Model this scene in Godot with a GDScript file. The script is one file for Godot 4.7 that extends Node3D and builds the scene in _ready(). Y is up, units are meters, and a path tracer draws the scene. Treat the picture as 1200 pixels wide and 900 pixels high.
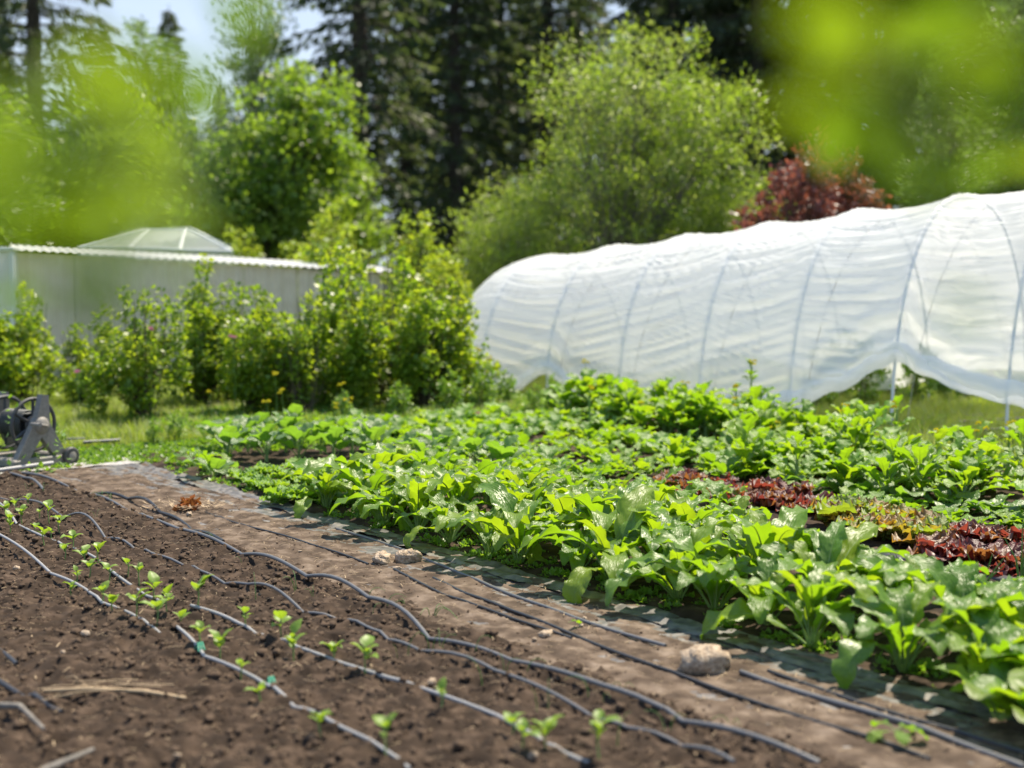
extends Node3D
# A market garden in spring: bean bed, rows of greens, caterpillar tunnel, shrubs and a forest edge.

const FPX := 1667.0        # focal length in photograph pixels (1200 x 900)
const HORIZON := 310.0     # picture row of the horizon
const EYE := 1.5           # height of the lens
const RU := Vector3(-0.597, 0, -0.802)   # along the beds, away from the camera
const RV := Vector3(0.802, 0, -0.597)    # across the beds

var rng := RandomNumberGenerator.new()
var pitch := 0.0
var used := {}
var M := {}
var noise := FastNoiseLite.new()
var noise_b := FastNoiseLite.new()

# ---------------------------------------------------------------- placing
func ray(px: float, py: float) -> Vector3:
	return Vector3((px - 600.0) / FPX, -(py - 450.0) / FPX, -1.0).rotated(Vector3.RIGHT, -pitch)

func gp(px: float, py: float, y := 0.0) -> Vector3:        # where a pixel's ray meets the height y
	var d := ray(px, py)
	return Vector3(0, EYE, 0) + d * ((y - EYE) / d.y)

func at(px: float, py: float, depth: float) -> Vector3:    # a point at a known distance in front of the lens
	var d := ray(px, py)
	return Vector3(0, EYE, 0) + d * (depth / -d.z)

func onground(px: float, depth: float) -> Vector3:
	return Vector3((px - 600.0) / FPX * depth, 0, -depth)

func height_at(py: float, depth: float) -> float:
	return EYE + (HORIZON - py) / FPX * depth

func bed(u: float, v: float, y := 0.0) -> Vector3:
	return RU * u + RV * v + Vector3(0, y, 0)

func uv_of(p: Vector3) -> Vector2:
	return Vector2(p.dot(RU), p.dot(RV))

# ---------------------------------------------------------------- geometry
class Geo:
	var v := PackedVector3Array()
	var n := PackedVector3Array()
	var i := PackedInt32Array()
	var t := PackedVector2Array()
	var smooth := true
	func leaf(p: Vector3, d: Vector3, s: Vector3, fold := 0.0) -> void:   # one small leaf: base, two sides, tip
		var b := v.size()
		var nn := s.cross(d).normalized()
		var mid := p + d * 0.45 - nn * fold
		v.append(p); v.append(mid + s); v.append(p + d); v.append(mid - s)
		n.append(nn); n.append(nn); n.append(nn); n.append(nn)
		i.append(b); i.append(b + 2); i.append(b + 1); i.append(b); i.append(b + 3); i.append(b + 2)
		smooth = false
	func grid(pts: PackedVector3Array, cols: int, closed := false) -> void:  # rows of cols points
		var b := v.size()
		var rows := pts.size() / cols
		v.append_array(pts)
		for r in rows - 1:
			for c in (cols if closed else cols - 1):
				var a0 := b + r * cols + c
				var a1 := b + r * cols + (c + 1) % cols
				i.append(a0); i.append(a1); i.append(a0 + cols)
				i.append(a1); i.append(a1 + cols); i.append(a0 + cols)
	func poly(pts: Array, centre: Vector3) -> void:                         # a flat face that looks away from centre
		var b := v.size()
		var nn: Vector3 = (pts[2] - pts[0]).cross(pts[1] - pts[0])
		var flip: bool = nn.dot(pts[0] - centre) < 0.0
		for p in pts: v.append(p)
		for k in range(1, pts.size() - 1):
			i.append(b); i.append(b + (k + 1 if flip else k)); i.append(b + (k if flip else k + 1))
	func commit(mesh: ArrayMesh, mat: Material) -> void:
		if v.is_empty(): return
		if n.size() != v.size():
			n.resize(v.size()); n.fill(Vector3.ZERO)
			for k in range(0, i.size(), 3):
				var a := i[k]; var b := i[k + 1]; var c := i[k + 2]
				var f := (v[c] - v[a]).cross(v[b] - v[a])
				n[a] += f; n[b] += f; n[c] += f
			for k in n.size(): n[k] = n[k].normalized() if n[k].length_squared() > 0.0 else Vector3.UP
		var arr := []
		arr.resize(Mesh.ARRAY_MAX)
		arr[Mesh.ARRAY_VERTEX] = v; arr[Mesh.ARRAY_NORMAL] = n; arr[Mesh.ARRAY_INDEX] = i
		if t.size() == v.size(): arr[Mesh.ARRAY_TEX_UV] = t
		mesh.add_surface_from_arrays(Mesh.PRIMITIVE_TRIANGLES, arr)
		mesh.surface_set_material(mesh.get_surface_count() - 1, mat)

func one(g: Geo, mat: Material) -> ArrayMesh:
	var m := ArrayMesh.new(); g.commit(m, mat); return m

func tube(g: Geo, path: PackedVector3Array, r0: float, r1: float, sides := 8, flat := 1.0) -> void:
	var pts := PackedVector3Array()
	var ref := Vector3.UP
	for k in path.size():
		var d := (path[mini(k + 1, path.size() - 1)] - path[maxi(k - 1, 0)]).normalized()
		if absf(d.dot(ref)) > 0.95: ref = Vector3.RIGHT if absf(d.x) < 0.8 else Vector3.BACK
		var x := d.cross(ref).normalized()
		var y := x.cross(d).normalized()
		var r := lerpf(r0, r1, float(k) / maxi(path.size() - 1, 1))
		for c in sides:
			var a := TAU * c / sides
			pts.append(path[k] + x * cos(a) * r + y * sin(a) * r * flat)
	g.grid(pts, sides, true)
	for e in [0, path.size() - 1]:
		var b := g.v.size()
		for c in sides: g.v.append(pts[e * sides + c])
		for c in range(1, sides - 1):
			g.i.append(b); g.i.append(b + (c if e == 0 else c + 1)); g.i.append(b + (c + 1 if e == 0 else c))

func box(g: Geo, xf: Transform3D, size: Vector3, ch := 0.01) -> void:     # a box with chamfered edges
	var h := size * 0.5
	var q := func(s: Vector3, axis: int) -> Vector3:
		var p := Vector3(s.x * (h.x - ch), s.y * (h.y - ch), s.z * (h.z - ch))
		p[axis] = s[axis] * h[axis]
		return xf * p
	for axis in 3:
		var b := (axis + 1) % 3
		var c := (axis + 2) % 3
		for sg in [-1.0, 1.0]:
			var f := []
			for k in [[-1, -1], [1, -1], [1, 1], [-1, 1]]:
				var s := Vector3(); s[axis] = sg; s[b] = k[0]; s[c] = k[1]
				f.append(q.call(s, axis))
			g.poly(f, xf.origin)
		for s1 in [-1.0, 1.0]:
			for s2 in [-1.0, 1.0]:
				var lo := Vector3(); lo[axis] = -1; lo[b] = s1; lo[c] = s2
				var hi := lo; hi[axis] = 1
				g.poly([q.call(lo, b), q.call(hi, b), q.call(hi, c), q.call(lo, c)], xf.origin)
	for sx in [-1.0, 1.0]:
		for sy in [-1.0, 1.0]:
			for sz in [-1.0, 1.0]:
				var s := Vector3(sx, sy, sz)
				g.poly([q.call(s, 0), q.call(s, 1), q.call(s, 2)], xf.origin)

func lathe(g: Geo, xf: Transform3D, prof: Array, sides := 24) -> void:    # prof: [radius, height along local x]
	var pts := PackedVector3Array()
	for p in prof:
		for c in sides:
			var a := TAU * c / sides
			pts.append(xf * Vector3(p[1], cos(a) * p[0], sin(a) * p[0]))
	g.grid(pts, sides, true)

func stone_mesh(size: Vector3, sd: int, mat: Material, rough := 0.35, rings := 9, sides := 14) -> ArrayMesh:
	var fn := FastNoiseLite.new(); fn.seed = sd; fn.frequency = 0.9; fn.fractal_octaves = 3
	var g := Geo.new()
	var pts := PackedVector3Array()
	for r in rings:
		var th := PI * r / (rings - 1)
		for c in sides:
			var ph := TAU * c / sides
			var d := Vector3(sin(th) * cos(ph), cos(th), sin(th) * sin(ph))
			var k := 1.0 + rough * fn.get_noise_3dv(d * 1.6) + rough * 0.4 * fn.get_noise_3dv(d * 5.0)
			d = Vector3(signf(d.x) * pow(absf(d.x), 0.8), signf(d.y) * pow(absf(d.y), 0.8), signf(d.z) * pow(absf(d.z), 0.8))
			pts.append(d * k * size * 0.5)
	g.grid(pts, sides, true)
	g.i.reverse()
	return one(g, mat)

# ---------------------------------------------------------------- naming
func numbered(called: String) -> String:
	if not used.has(called):
		used[called] = 0
		return called
	used[called] += 1
	return "%s_%03d" % [called, used[called]]

func thing(called: String, label: String, category: String, where := Vector3.ZERO, turn := 0.0, group := "") -> Node3D:
	var o := Node3D.new()
	o.name = numbered(called); add_child(o, true)
	o.position = where; o.rotation.y = turn
	o.set_meta("label", label); o.set_meta("category", category)
	if group: o.set_meta("group", group)
	return o

func part(parent: Node3D, called: String, mesh: Mesh, xf := Transform3D()) -> MeshInstance3D:
	var o := MeshInstance3D.new()
	o.name = called; o.mesh = mesh; o.transform = xf
	parent.add_child(o, true)
	return o

func solo(called: String, mesh: Mesh, label: String, category: String, where := Vector3.ZERO, turn := 0.0, group := "") -> MeshInstance3D:
	var o := MeshInstance3D.new()
	o.name = numbered(called); o.mesh = mesh; add_child(o, true)
	o.position = where; o.rotation.y = turn
	o.set_meta("label", label); o.set_meta("category", category)
	if group: o.set_meta("group", group)
	return o

func structure(called: String, mesh: Mesh) -> MeshInstance3D:
	var o := MeshInstance3D.new()
	o.name = called; o.mesh = mesh; o.set_meta("kind", "structure"); add_child(o, true)
	return o

func stuff(called: String, mesh: Mesh, places: Array, label: String, category: String) -> MultiMeshInstance3D:
	var mm := MultiMesh.new()
	mm.transform_format = MultiMesh.TRANSFORM_3D
	mm.mesh = mesh; mm.instance_count = places.size()
	for k in places.size(): mm.set_instance_transform(k, places[k])
	var o := MultiMeshInstance3D.new()
	o.name = numbered(called); o.multimesh = mm; add_child(o, true)
	o.set_meta("kind", "stuff"); o.set_meta("label", label); o.set_meta("category", category)
	return o

# ---------------------------------------------------------------- materials (colours are linear)
func lin(r: float, g: float, b: float, a := 1.0) -> Color:
	var c := Color(r, g, b).linear_to_srgb(); c.a = a
	return c

func plain(r: float, g: float, b: float, rough := 0.8, spec := 0.5, metal := 0.0) -> StandardMaterial3D:
	var m := StandardMaterial3D.new()
	m.albedo_color = lin(r, g, b); m.roughness = rough; m.metallic_specular = spec; m.metallic = metal
	m.cull_mode = BaseMaterial3D.CULL_DISABLED
	return m

# a leaf: what it reflects, the tint and share of the light that shines through
func leafy(r: float, g: float, b: float, tr: float, tg: float, tb: float, share: float, rough := 0.5, spec := 0.5) -> StandardMaterial3D:
	var m := plain(r * 0.78, g * 0.78, b * 0.78, rough, spec)
	share *= 0.80
	m.backlight_enabled = true
	var big := maxf(tr, maxf(tg, tb))
	m.backlight = lin(tr / big * share, tg / big * share, tb / big * share)
	return m

func noise_tex(freq: float, stops: Array, sd := 1, size := 512, octaves := 5, type := FastNoiseLite.TYPE_SIMPLEX_SMOOTH) -> NoiseTexture2D:
	var fn := FastNoiseLite.new()
	fn.noise_type = type; fn.frequency = freq; fn.fractal_octaves = octaves; fn.seed = sd
	var t := NoiseTexture2D.new()
	t.width = size; t.height = size; t.seamless = true; t.noise = fn
	var gr := Gradient.new()
	var offs := PackedFloat32Array(); var cols := PackedColorArray()
	for s in stops:
		offs.append(s[0]); cols.append(lin(s[1], s[2], s[3]))
	gr.offsets = offs; gr.colors = cols
	t.color_ramp = gr
	return t

func grey_tex(freq: float, sd := 1, size := 512, octaves := 5) -> NoiseTexture2D:
	return noise_tex(freq, [[0.0, 0, 0, 0], [1.0, 1, 1, 1]], sd, size, octaves)

func grained(stops: Array, freq: float, scale: float, rough := 0.9, bump := 0.0, spec := 0.3, sd := 3, size := 512, octaves := 5) -> StandardMaterial3D:
	var m := plain(1, 1, 1, rough, spec)
	m.albedo_texture = noise_tex(freq, stops, sd, size, octaves)
	m.uv1_triplanar = true; m.uv1_world_triplanar = true; m.uv1_scale = Vector3.ONE * scale
	if bump > 0.0:
		m.heightmap_enabled = true; m.heightmap_texture = grey_tex(freq * 1.7, sd + 7); m.heightmap_scale = bump
	return m

func make_materials() -> void:
	M.soil = grained([[0.0, .014, .009, .006], [0.3, .024, .016, .011], [0.5, .042, .028, .019], [0.68, .068, .046, .032], [1.0, .12, .085, .06]], 0.018, 0.42, 0.95, 1.0, 0.3, 3, 1024, 7)
	M.path = grained([[0.0, .034, .024, .017], [0.35, .068, .048, .034], [0.52, .10, .072, .052], [0.68, .14, .105, .078], [1.0, .23, .18, .14]], 0.016, 0.40, 0.95, 0.6, 0.3, 5, 1024, 7)
	M.clod = plain(.085, .060, .043, 0.95, 0.2)
	M.ground = grained([[0.0, .018, .022, .008], [0.45, .045, .06, .014], [0.7, .09, .10, .03], [1.0, .14, .13, .06]], 0.02, 0.35, 0.95, 0.8)
	M.straw = plain(.38, .28, .17, 0.8)
	M.straw_dark = plain(.17, .11, .065, 0.85)
	M.fabric = grained([[0.0, .04, .038, .038], [0.4, .085, .080, .080], [0.6, .14, .132, .128], [1.0, .24, .205, .175]], 0.02, 0.6, 0.5, 0.25, 0.5, 9, 1024, 6)
	M.concrete = grained([[0.0, .22, .21, .20], [0.5, .36, .345, .33], [1.0, .46, .44, .42]], 0.02, 2.0, 0.9, 0.3)
	M.rock = grained([[0.0, .16, .115, .08], [0.4, .32, .245, .175], [0.7, .45, .36, .27], [1.0, .55, .47, .37]], 0.02, 4.0, 0.9, 0.8)
	M.black_pipe = plain(.03, .03, .033, 0.4, 0.55)
	M.dusty_pipe = plain(.115, .115, .12, 0.42, 0.55)
	M.grey_pipe = plain(.27, .27, .275, 0.45, 0.5)
	M.film = plain(.945, .97, .985, 0.28, 0.55)
	M.film.albedo_color.a = 0.87
	M.film.transparency = BaseMaterial3D.TRANSPARENCY_ALPHA
	M.film.backlight_enabled = true; M.film.backlight = Color(1.0, 1.0, 1.0)
	M.clear_film = M.film.duplicate()
	M.clear_film.albedo_color.a = 0.66
	M.hoop = plain(.78, .78, .77, 0.5, 0.5, 0.0)
	M.cord = plain(.50, .47, .42, 0.8)
	M.metal_wall = grained([[0.0, .66, .56, .40], [0.5, .74, .64, .47], [1.0, .80, .70, .53]], 0.01, 0.8, 0.55, 0.0, 0.4)
	M.metal_roof = plain(.62, .62, .62, 0.4, 0.5)
	M.white_paint = plain(.72, .74, .75, 0.5)
	M.glazing = plain(.80, .83, .85, 0.3, 0.5)
	M.glazing.albedo_color.a = 0.5
	M.glazing.transparency = BaseMaterial3D.TRANSPARENCY_ALPHA
	M.glazing.backlight_enabled = true; M.glazing.backlight = lin(.9, .95, .95)
	M.reel = grained([[0.0, .15, .14, .125], [0.5, .21, .195, .175], [1.0, .27, .255, .23]], 0.02, 3.0, 0.6, 0.0, 0.4)
	M.reel_dark = plain(.055, .055, .055, 0.55)
	M.hose = plain(.045, .05, .05, 0.5)
	M.bark = grained([[0.0, .035, .028, .022], [0.5, .085, .07, .058], [1.0, .15, .13, .11]], 0.03, 1.2, 0.95, 2.0)
	M.bark_pale = grained([[0.0, .10, .09, .08], [0.5, .19, .175, .155], [1.0, .27, .25, .23]], 0.03, 1.2, 0.95, 1.0)
	M.cane = plain(.10, .08, .05, 0.85)
	# crops
	var blister := grey_tex(0.035, 61, 256, 3)
	M.turnip = [leafy(.110, .205, .018, .56, .95, .02, .60, .38, .45), leafy(.085, .17, .018, .50, .92, .02, .55, .36, .45), leafy(.145, .24, .018, .66, .98, .02, .64, .40, .45), leafy(.10, .19, .018, .54, .94, .02, .58, .38, .45), leafy(.155, .235, .018, .68, .97, .02, .62, .40, .45)]
	M.rib = leafy(.22, .34, .11, .6, .9, .2, .35, .5, .45)
	M.kale = [leafy(.11, .19, .045, .50, .90, .05, .56, .40, .5), leafy(.095, .175, .045, .46, .88, .05, .52, .40, .5)]
	M.lettuce = [leafy(.17, .31, .035, .65, 1., .04, .58, .5, .5), leafy(.14, .28, .035, .6, 1., .04, .55, .5, .5)]
	M.red_lettuce = [leafy(.11, .030, .026, .65, .12, .07, .34, .45, .5), leafy(.075, .024, .024, .55, .10, .07, .28, .45, .5), leafy(.15, .065, .030, .7, .28, .07, .36, .45, .5)]
	M.amber_lettuce = [leafy(.24, .20, .04, .9, .7, .05, .50, .5, .5), leafy(.20, .12, .035, .9, .5, .05, .45, .5, .5), leafy(.15, .21, .035, .7, .95, .05, .5, .5, .5)]
	M.mustard = [leafy(.13, .25, .020, .60, 1., .02, .60, .42, .45), leafy(.105, .215, .020, .54, .96, .02, .56, .42, .45), leafy(.165, .28, .022, .68, 1., .02, .64, .42, .45)]
	for set in [M.turnip, M.kale, M.lettuce, M.red_lettuce, M.amber_lettuce, M.mustard]:
		for m in set:
			m.heightmap_enabled = true; m.heightmap_texture = blister; m.heightmap_scale = 0.35
	M.bean = [leafy(.17, .28, .035, .68, 1., .05, .58, .5, .5)]
	M.onion = leafy(.11, .21, .06, .5, .9, .1, .4, .5, .5)
	M.yellow = leafy(.70, .60, .03, 1., .92, .05, .4, .7, .3)
	M.pink = leafy(.6, .22, .36, 1., .4, .6, .4, .7, .3)
	# shrubs and trees
	M.bush = [leafy(.14, .21, .022, .66, .95, .03, .64, .46, .45), leafy(.10, .165, .020, .56, .88, .03, .58, .44, .45), leafy(.19, .25, .025, .78, .98, .04, .68, .46, .45)]
	M.grass = [leafy(.14, .21, .03, .62, .9, .04, .54, .5, .45), leafy(.21, .25, .05, .8, .95, .09, .54, .5, .45)]
	M.weed = [leafy(.10, .20, .03, .5, .9, .04, .5, .5, .5), leafy(.14, .23, .04, .6, .95, .05, .5, .5, .5)]
	M.conifer = [leafy(.024, .034, .016, .35, .55, .12, .18, .6, .35), leafy(.036, .048, .022, .4, .6, .14, .22, .6, .35), leafy(.055, .068, .03, .45, .6, .15, .24, .6, .35)]
	M.willow = [leafy(.16, .215, .035, .68, .96, .06, .70, .46, .45), leafy(.12, .17, .030, .60, .90, .05, .66, .46, .45), leafy(.22, .26, .08, .76, .95, .15, .66, .44, .5)]
	M.maple = [leafy(.085, .145, .025, .56, .92, .05, .55, .45, .45), leafy(.125, .185, .03, .64, .95, .06, .6, .45, .45)]
	M.alder = [leafy(.09, .14, .05, .5, .85, .12, .4, .5, .5), leafy(.12, .17, .065, .55, .85, .15, .42, .5, .5)]
	M.lime = [leafy(.20, .28, .03, .74, 1., .04, .64, .5, .45), leafy(.25, .29, .03, .82, 1., .04, .64, .5, .45)]
	M.plum = [leafy(.13, .045, .04, .6, .16, .1, .35, .45, .55), leafy(.19, .075, .06, .7, .22, .13, .38, .45, .55), leafy(.08, .035, .03, .5, .16, .08, .3, .45, .55)]
	M.near_leaf = [leafy(.11, .17, .015, .56, .84, .02, .40, .6, .4), leafy(.08, .14, .015, .46, .80, .02, .30, .6, .4)]

# ---------------------------------------------------------------- leaves of the crops
# The leaf grows from the origin upwards and arches over towards +x.
func leaf_mesh(o: Dictionary, sd: int) -> Array:
	var r := RandomNumberGenerator.new(); r.seed = sd * 7919 + 13
	var L: float = o.len; var W: float = o.wid
	var pet: float = o.get("petiole", 0.3)
	var nl: int = o.get("rows", 15); var nc: int = o.get("cols", 7)
	var a0: float = o.get("lean", 0.35) + r.randf_range(-0.15, 0.15)
	var bend: float = o.get("bend", 1.2) * r.randf_range(0.65, 1.3)
	var twist := r.randf_range(-0.35, 0.35)
	var frill: float = o.get("frill", 0.08); var ff: float = o.get("frill_n", 5.0)
	var tooth: float = o.get("tooth", 0.0); var tn: float = o.get("tooth_n", 6.0)
	var fold: float = o.get("fold", 0.25); var lobe: float = o.get("lobe", 0.0)
	var ph := r.randf() * TAU; var ph2 := r.randf() * TAU; var ph3 := r.randf() * TAU
	var wave := r.randf_range(-0.25, 0.25)
	var spine := PackedVector3Array(); var tang := PackedVector3Array()
	var p := Vector3.ZERO
	var steps := 40
	for k in steps + 1:
		var s := float(k) / steps
		var a := a0 + bend * pow(s, 1.6)
		var d := Vector3(sin(a), cos(a), 0.18 * sin(s * 4.0 + ph) * wave)
		spine.append(p); tang.append(d.normalized()); p += d.normalized() * L / steps
	var blade := Geo.new()
	var pts := PackedVector3Array()
	for j in nl:
		var sp := float(j) / (nl - 1)
		var s := pet + (1.0 - pet) * sp
		var k := mini(int(s * steps), steps - 1)
		var c: Vector3 = spine[k].lerp(spine[k + 1], s * steps - k)
		var d: Vector3 = tang[k]
		var z := Vector3(0, 0, 1).rotated(d, twist * sp)
		var up := d.cross(z).normalized() * -1.0
		if up.dot(Vector3(-0.4, 1, 0)) < 0.0: up = -up
		var w: float
		match o.get("shape", "oval"):
			"round": w = pow(sin(PI * clampf(pow(sp, 0.62), 0.02, 0.99)), 0.55)
			"lyre": w = pow(sin(PI * clampf(pow(sp, 1.12), 0.03, 0.985)), 0.75) * (0.8 + 0.25 * sp) * (1.0 - lobe * (0.5 + 0.5 * cos(sp * 17.0 + ph3)) * clampf(1.25 - sp * 1.6, 0.0, 1.0))
			"heart": w = pow(sin(PI * clampf(pow(sp, 0.52), 0.06, 0.99)), 0.9)
			_: w = pow(sin(PI * clampf(sp, 0.03, 0.985)), 0.7)
		for q in nc:
			var t := -1.0 + 2.0 * q / (nc - 1)
			var e := absf(t)
			var edge := 1.0 + (tooth * (0.5 * sin(sp * TAU * tn + ph2 * signf(t)) + 0.5 * sin(sp * TAU * tn * 2.3 + ph)) if e > 0.9 else 0.0)
			var y := fold * e - 0.30 * fold * e * e
			y += frill * e * e * sin(sp * TAU * ff + ph * signf(t) + ph2)
			y += 0.45 * frill * e * sin(sp * TAU * ff * 2.1 + ph3 + t * 3.0)
			pts.append(c + z * (t * w * W * 0.5 * edge) + up * (y * w * W) + d * (e * e * W * 0.12 * w))
	blade.grid(pts, nc)
	for j in nl:
		for q in nc: blade.t.append(Vector2(float(q) / (nc - 1), float(j) / (nl - 1)))
	var rib := Geo.new()
	var line := PackedVector3Array()
	for k in range(0, steps + 1, 4):
		var s := float(k) / steps
		if s > 0.93: break
		line.append(spine[k] - Vector3(0, 0.0015, 0))
	tube(rib, line, L * o.get("rib", 0.013), L * 0.0015, 5)
	return [blade, rib]

func leaf_set(o: Dictionary, mats: Array, rib_mat: Material, count: int, sd: int) -> Array:
	var out := []
	for k in count:
		var gs := leaf_mesh(o, sd + k)
		var m := ArrayMesh.new()
		gs[0].commit(m, mats[k % mats.size()]); gs[1].commit(m, rib_mat)
		out.append(m)
	return out

var LS := {}
func make_leaf_sets() -> void:
	LS.turnip = leaf_set({len = .50, wid = .135, petiole = .14, lean = .16, bend = 1.9, shape = "lyre", lobe = .45, tooth = .2, tooth_n = 6.0, frill = .13, frill_n = 4.0, fold = .22, rows = 20}, M.turnip, M.rib, 14, 100)
	LS.turnip_droop = leaf_set({len = .50, wid = .14, petiole = .14, lean = .45, bend = 2.3, shape = "lyre", lobe = .5, tooth = .18, tooth_n = 6.0, frill = .12, frill_n = 3.6, fold = .14, rows = 20}, M.turnip, M.rib, 8, 150)
	LS.kale = leaf_set({len = .31, wid = .19, petiole = .36, lean = .35, bend = 1.0, shape = "round", tooth = .03, frill = .06, frill_n = 2.0, fold = .18, rib = .02}, M.kale, M.rib, 8, 200)
	LS.collard = leaf_set({len = .30, wid = .19, petiole = .25, lean = .5, bend = 1.5, shape = "round", tooth = .04, frill = .06, frill_n = 2.0, fold = .16, rib = .02}, M.kale, M.rib, 6, 230)
	LS.lettuce = leaf_set({len = .19, wid = .15, petiole = .08, lean = .5, bend = 1.0, shape = "round", tooth = .12, tooth_n = 6.0, frill = .17, frill_n = 5.0, fold = .2, rows = 20, cols = 9}, M.lettuce, M.rib, 8, 260)
	LS.red_lettuce = leaf_set({len = .17, wid = .16, petiole = .05, lean = .65, bend = .75, shape = "round", tooth = .05, tooth_n = 4.0, frill = .17, frill_n = 4.0, fold = .10, rows = 24, cols = 9}, M.red_lettuce, M.red_lettuce[2], 9, 300)
	LS.amber_lettuce = leaf_set({len = .19, wid = .16, petiole = .06, lean = .45, bend = .9, shape = "round", tooth = .12, tooth_n = 5.0, frill = .18, frill_n = 4.5, fold = .2, rows = 20, cols = 9}, M.amber_lettuce, M.rib, 9, 330)
	LS.mustard = leaf_set({len = .25, wid = .135, petiole = .22, lean = .4, bend = 1.2, shape = "lyre", lobe = .6, tooth = .18, tooth_n = 4.0, frill = .10, frill_n = 3.0, fold = .2, rows = 14, cols = 5}, M.mustard, M.rib, 12, 360)
	LS.small_green = leaf_set({len = .17, wid = .10, petiole = .3, lean = .5, bend = 1.1, shape = "oval", tooth = .1, frill = .08, frill_n = 2.5, fold = .2, rows = 9, cols = 5}, M.mustard, M.rib, 8, 400)
	LS.radish = leaf_set({len = .34, wid = .19, petiole = .2, lean = .35, bend = 1.35, shape = "round", tooth = .03, frill = .05, frill_n = 2.0, fold = .16, rows = 18, cols = 7}, M.bush.slice(0, 1) + M.turnip, M.rib, 8, 430)
	LS.bean = leaf_set({len = .082, wid = .05, petiole = .16, lean = .25, bend = .95, shape = "heart", frill = .05, frill_n = 1.5, fold = .2, rows = 9, cols = 5}, M.bean, M.rib, 6, 460)
	LS.near = leaf_set({len = .058, wid = .036, petiole = .12, lean = .5, bend = .9, shape = "oval", tooth = .06, frill = .05, frill_n = 2.0, fold = .15, rows = 11, cols = 5}, M.near_leaf, M.rib, 6, 490)

# one rosette plant: each leaf is a part
func rosette(called: String, label: String, category: String, group: String, where: Vector3, leaves: Array, n: int, size: float, stem := 0.0, spread := 0.35) -> Node3D:
	var t := thing(called, label, category, where, rng.randf() * TAU, group)
	if stem > 0.0:
		var g := Geo.new()
		tube(g, PackedVector3Array([Vector3(0, -0.02, 0), Vector3(0.01, stem * 0.5, 0.005), Vector3(0, stem, 0)]), 0.013 * size + 0.003, 0.007, 6)
		part(t, "stem", one(g, M.rib))
	for k in n:
		var inner := float(k) / n
		var b := Basis(Vector3.UP, k * 2.4 + rng.randf_range(-0.35, 0.35))
		b = b * Basis(Vector3.BACK, -spread * (1.0 - inner) * rng.randf_range(0.3, 1.3) + 0.25 * inner)
		b = b * Basis(Vector3.UP, rng.randf_range(-0.3, 0.3))
		var s := size * rng.randf_range(0.75, 1.12) * (1.0 - 0.35 * inner)
		var y := 0.0 if stem <= 0.0 else stem * clampf(0.25 + 0.75 * inner + rng.randf_range(-0.1, 0.1), 0.0, 0.97)
		part(t, "leaf", leaves[rng.randi() % leaves.size()], Transform3D(b.scaled(Vector3.ONE * s), Vector3(0, y, 0) + b.x * 0.012))
	return t

func flower_head(g: Geo, p: Vector3, r: float, n: int) -> void:
	for k in n:
		var d := Vector3(rng.randf_range(-1, 1), rng.randf_range(0.1, 1.2), rng.randf_range(-1, 1)).normalized()
		var s := d.cross(Vector3(rng.randf(), 0.2, rng.randf())).normalized()
		g.leaf(p + d * r * 0.4, d * r, s * r * 0.45)

# ---------------------------------------------------------------- foliage of shrubs and trees
func rand_dir(r: RandomNumberGenerator) -> Vector3:
	var z := r.randf_range(-1, 1); var a := r.randf() * TAU; var q := sqrt(1.0 - z * z)
	return Vector3(q * cos(a), z, q * sin(a))

# lobes: [centre, radii]; returns [crown mesh, wood geometry]
func crown(lobes: Array, clusters: int, per: int, cr: float, ll: float, lw: float, mats: Array, root: Vector3, sd: int, droop := 0.0, limb_r := 0.03, upright := 0.0) -> Array:
	var r := RandomNumberGenerator.new(); r.seed = sd
	var gs := []
	for m in mats: gs.append(Geo.new())
	var wood := Geo.new()
	var vol := 0.0
	var vols := []
	for l in lobes:
		vol += l[1].x * l[1].y * l[1].z; vols.append(vol)
	for c in clusters:
		var pick := r.randf() * vol
		var li := 0
		while vols[li] < pick and li < lobes.size() - 1: li += 1
		var l = lobes[li]
		var dd := rand_dir(r)
		var rad := pow(r.randf(), 0.42)
		var centre: Vector3 = l[0] + dd * l[1] * rad
		if c % 3 == 0:
			var lc: Vector3 = l[0] * Vector3(0.6, 0.85, 0.6) + root * Vector3(0.4, 0.15, 0.4)
			var midp := root.lerp(lc, 0.6) + rand_dir(r) * 0.06
			tube(wood, PackedVector3Array([root.lerp(midp, 0.02), midp, lc.lerp(centre, 0.5) + Vector3(0, 0.05, 0), centre]), limb_r, limb_r * 0.18, 4)
		var k0 := r.randf_range(0.65, 1.25) * cr
		var which := r.randi() % mats.size()
		var stretch := Vector3(1.0, 0.65 + upright, 1.0)
		for k in per:
			var q := rand_dir(r) * pow(r.randf(), 0.45) * k0 * stretch
			var d := (rand_dir(r) + dd * 0.5 + Vector3(0, -droop + upright * 0.8, 0)).normalized()
			var side := d.cross((Vector3.UP + rand_dir(r) * 0.9)).normalized()
			var sz := r.randf_range(0.65, 1.25)
			gs[which if r.randf() < 0.65 else r.randi() % mats.size()].leaf(centre + q, d * ll * sz, side * lw * 0.5 * sz, lw * 0.12)
	var mesh := ArrayMesh.new()
	for k in mats.size(): gs[k].commit(mesh, mats[k])
	return [mesh, wood]

func tree_of(called: String, label: String, category: String, where: Vector3, made: Array, trunk_mesh: Mesh, group := "", size := 1.0, turn := 0.0, wood := "trunk", leaves := "crown") -> Node3D:
	var t := thing(called, label, category, where, turn, group)
	t.scale = Vector3.ONE * size
	part(t, wood, trunk_mesh); part(t, leaves, made[0])
	return t

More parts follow.
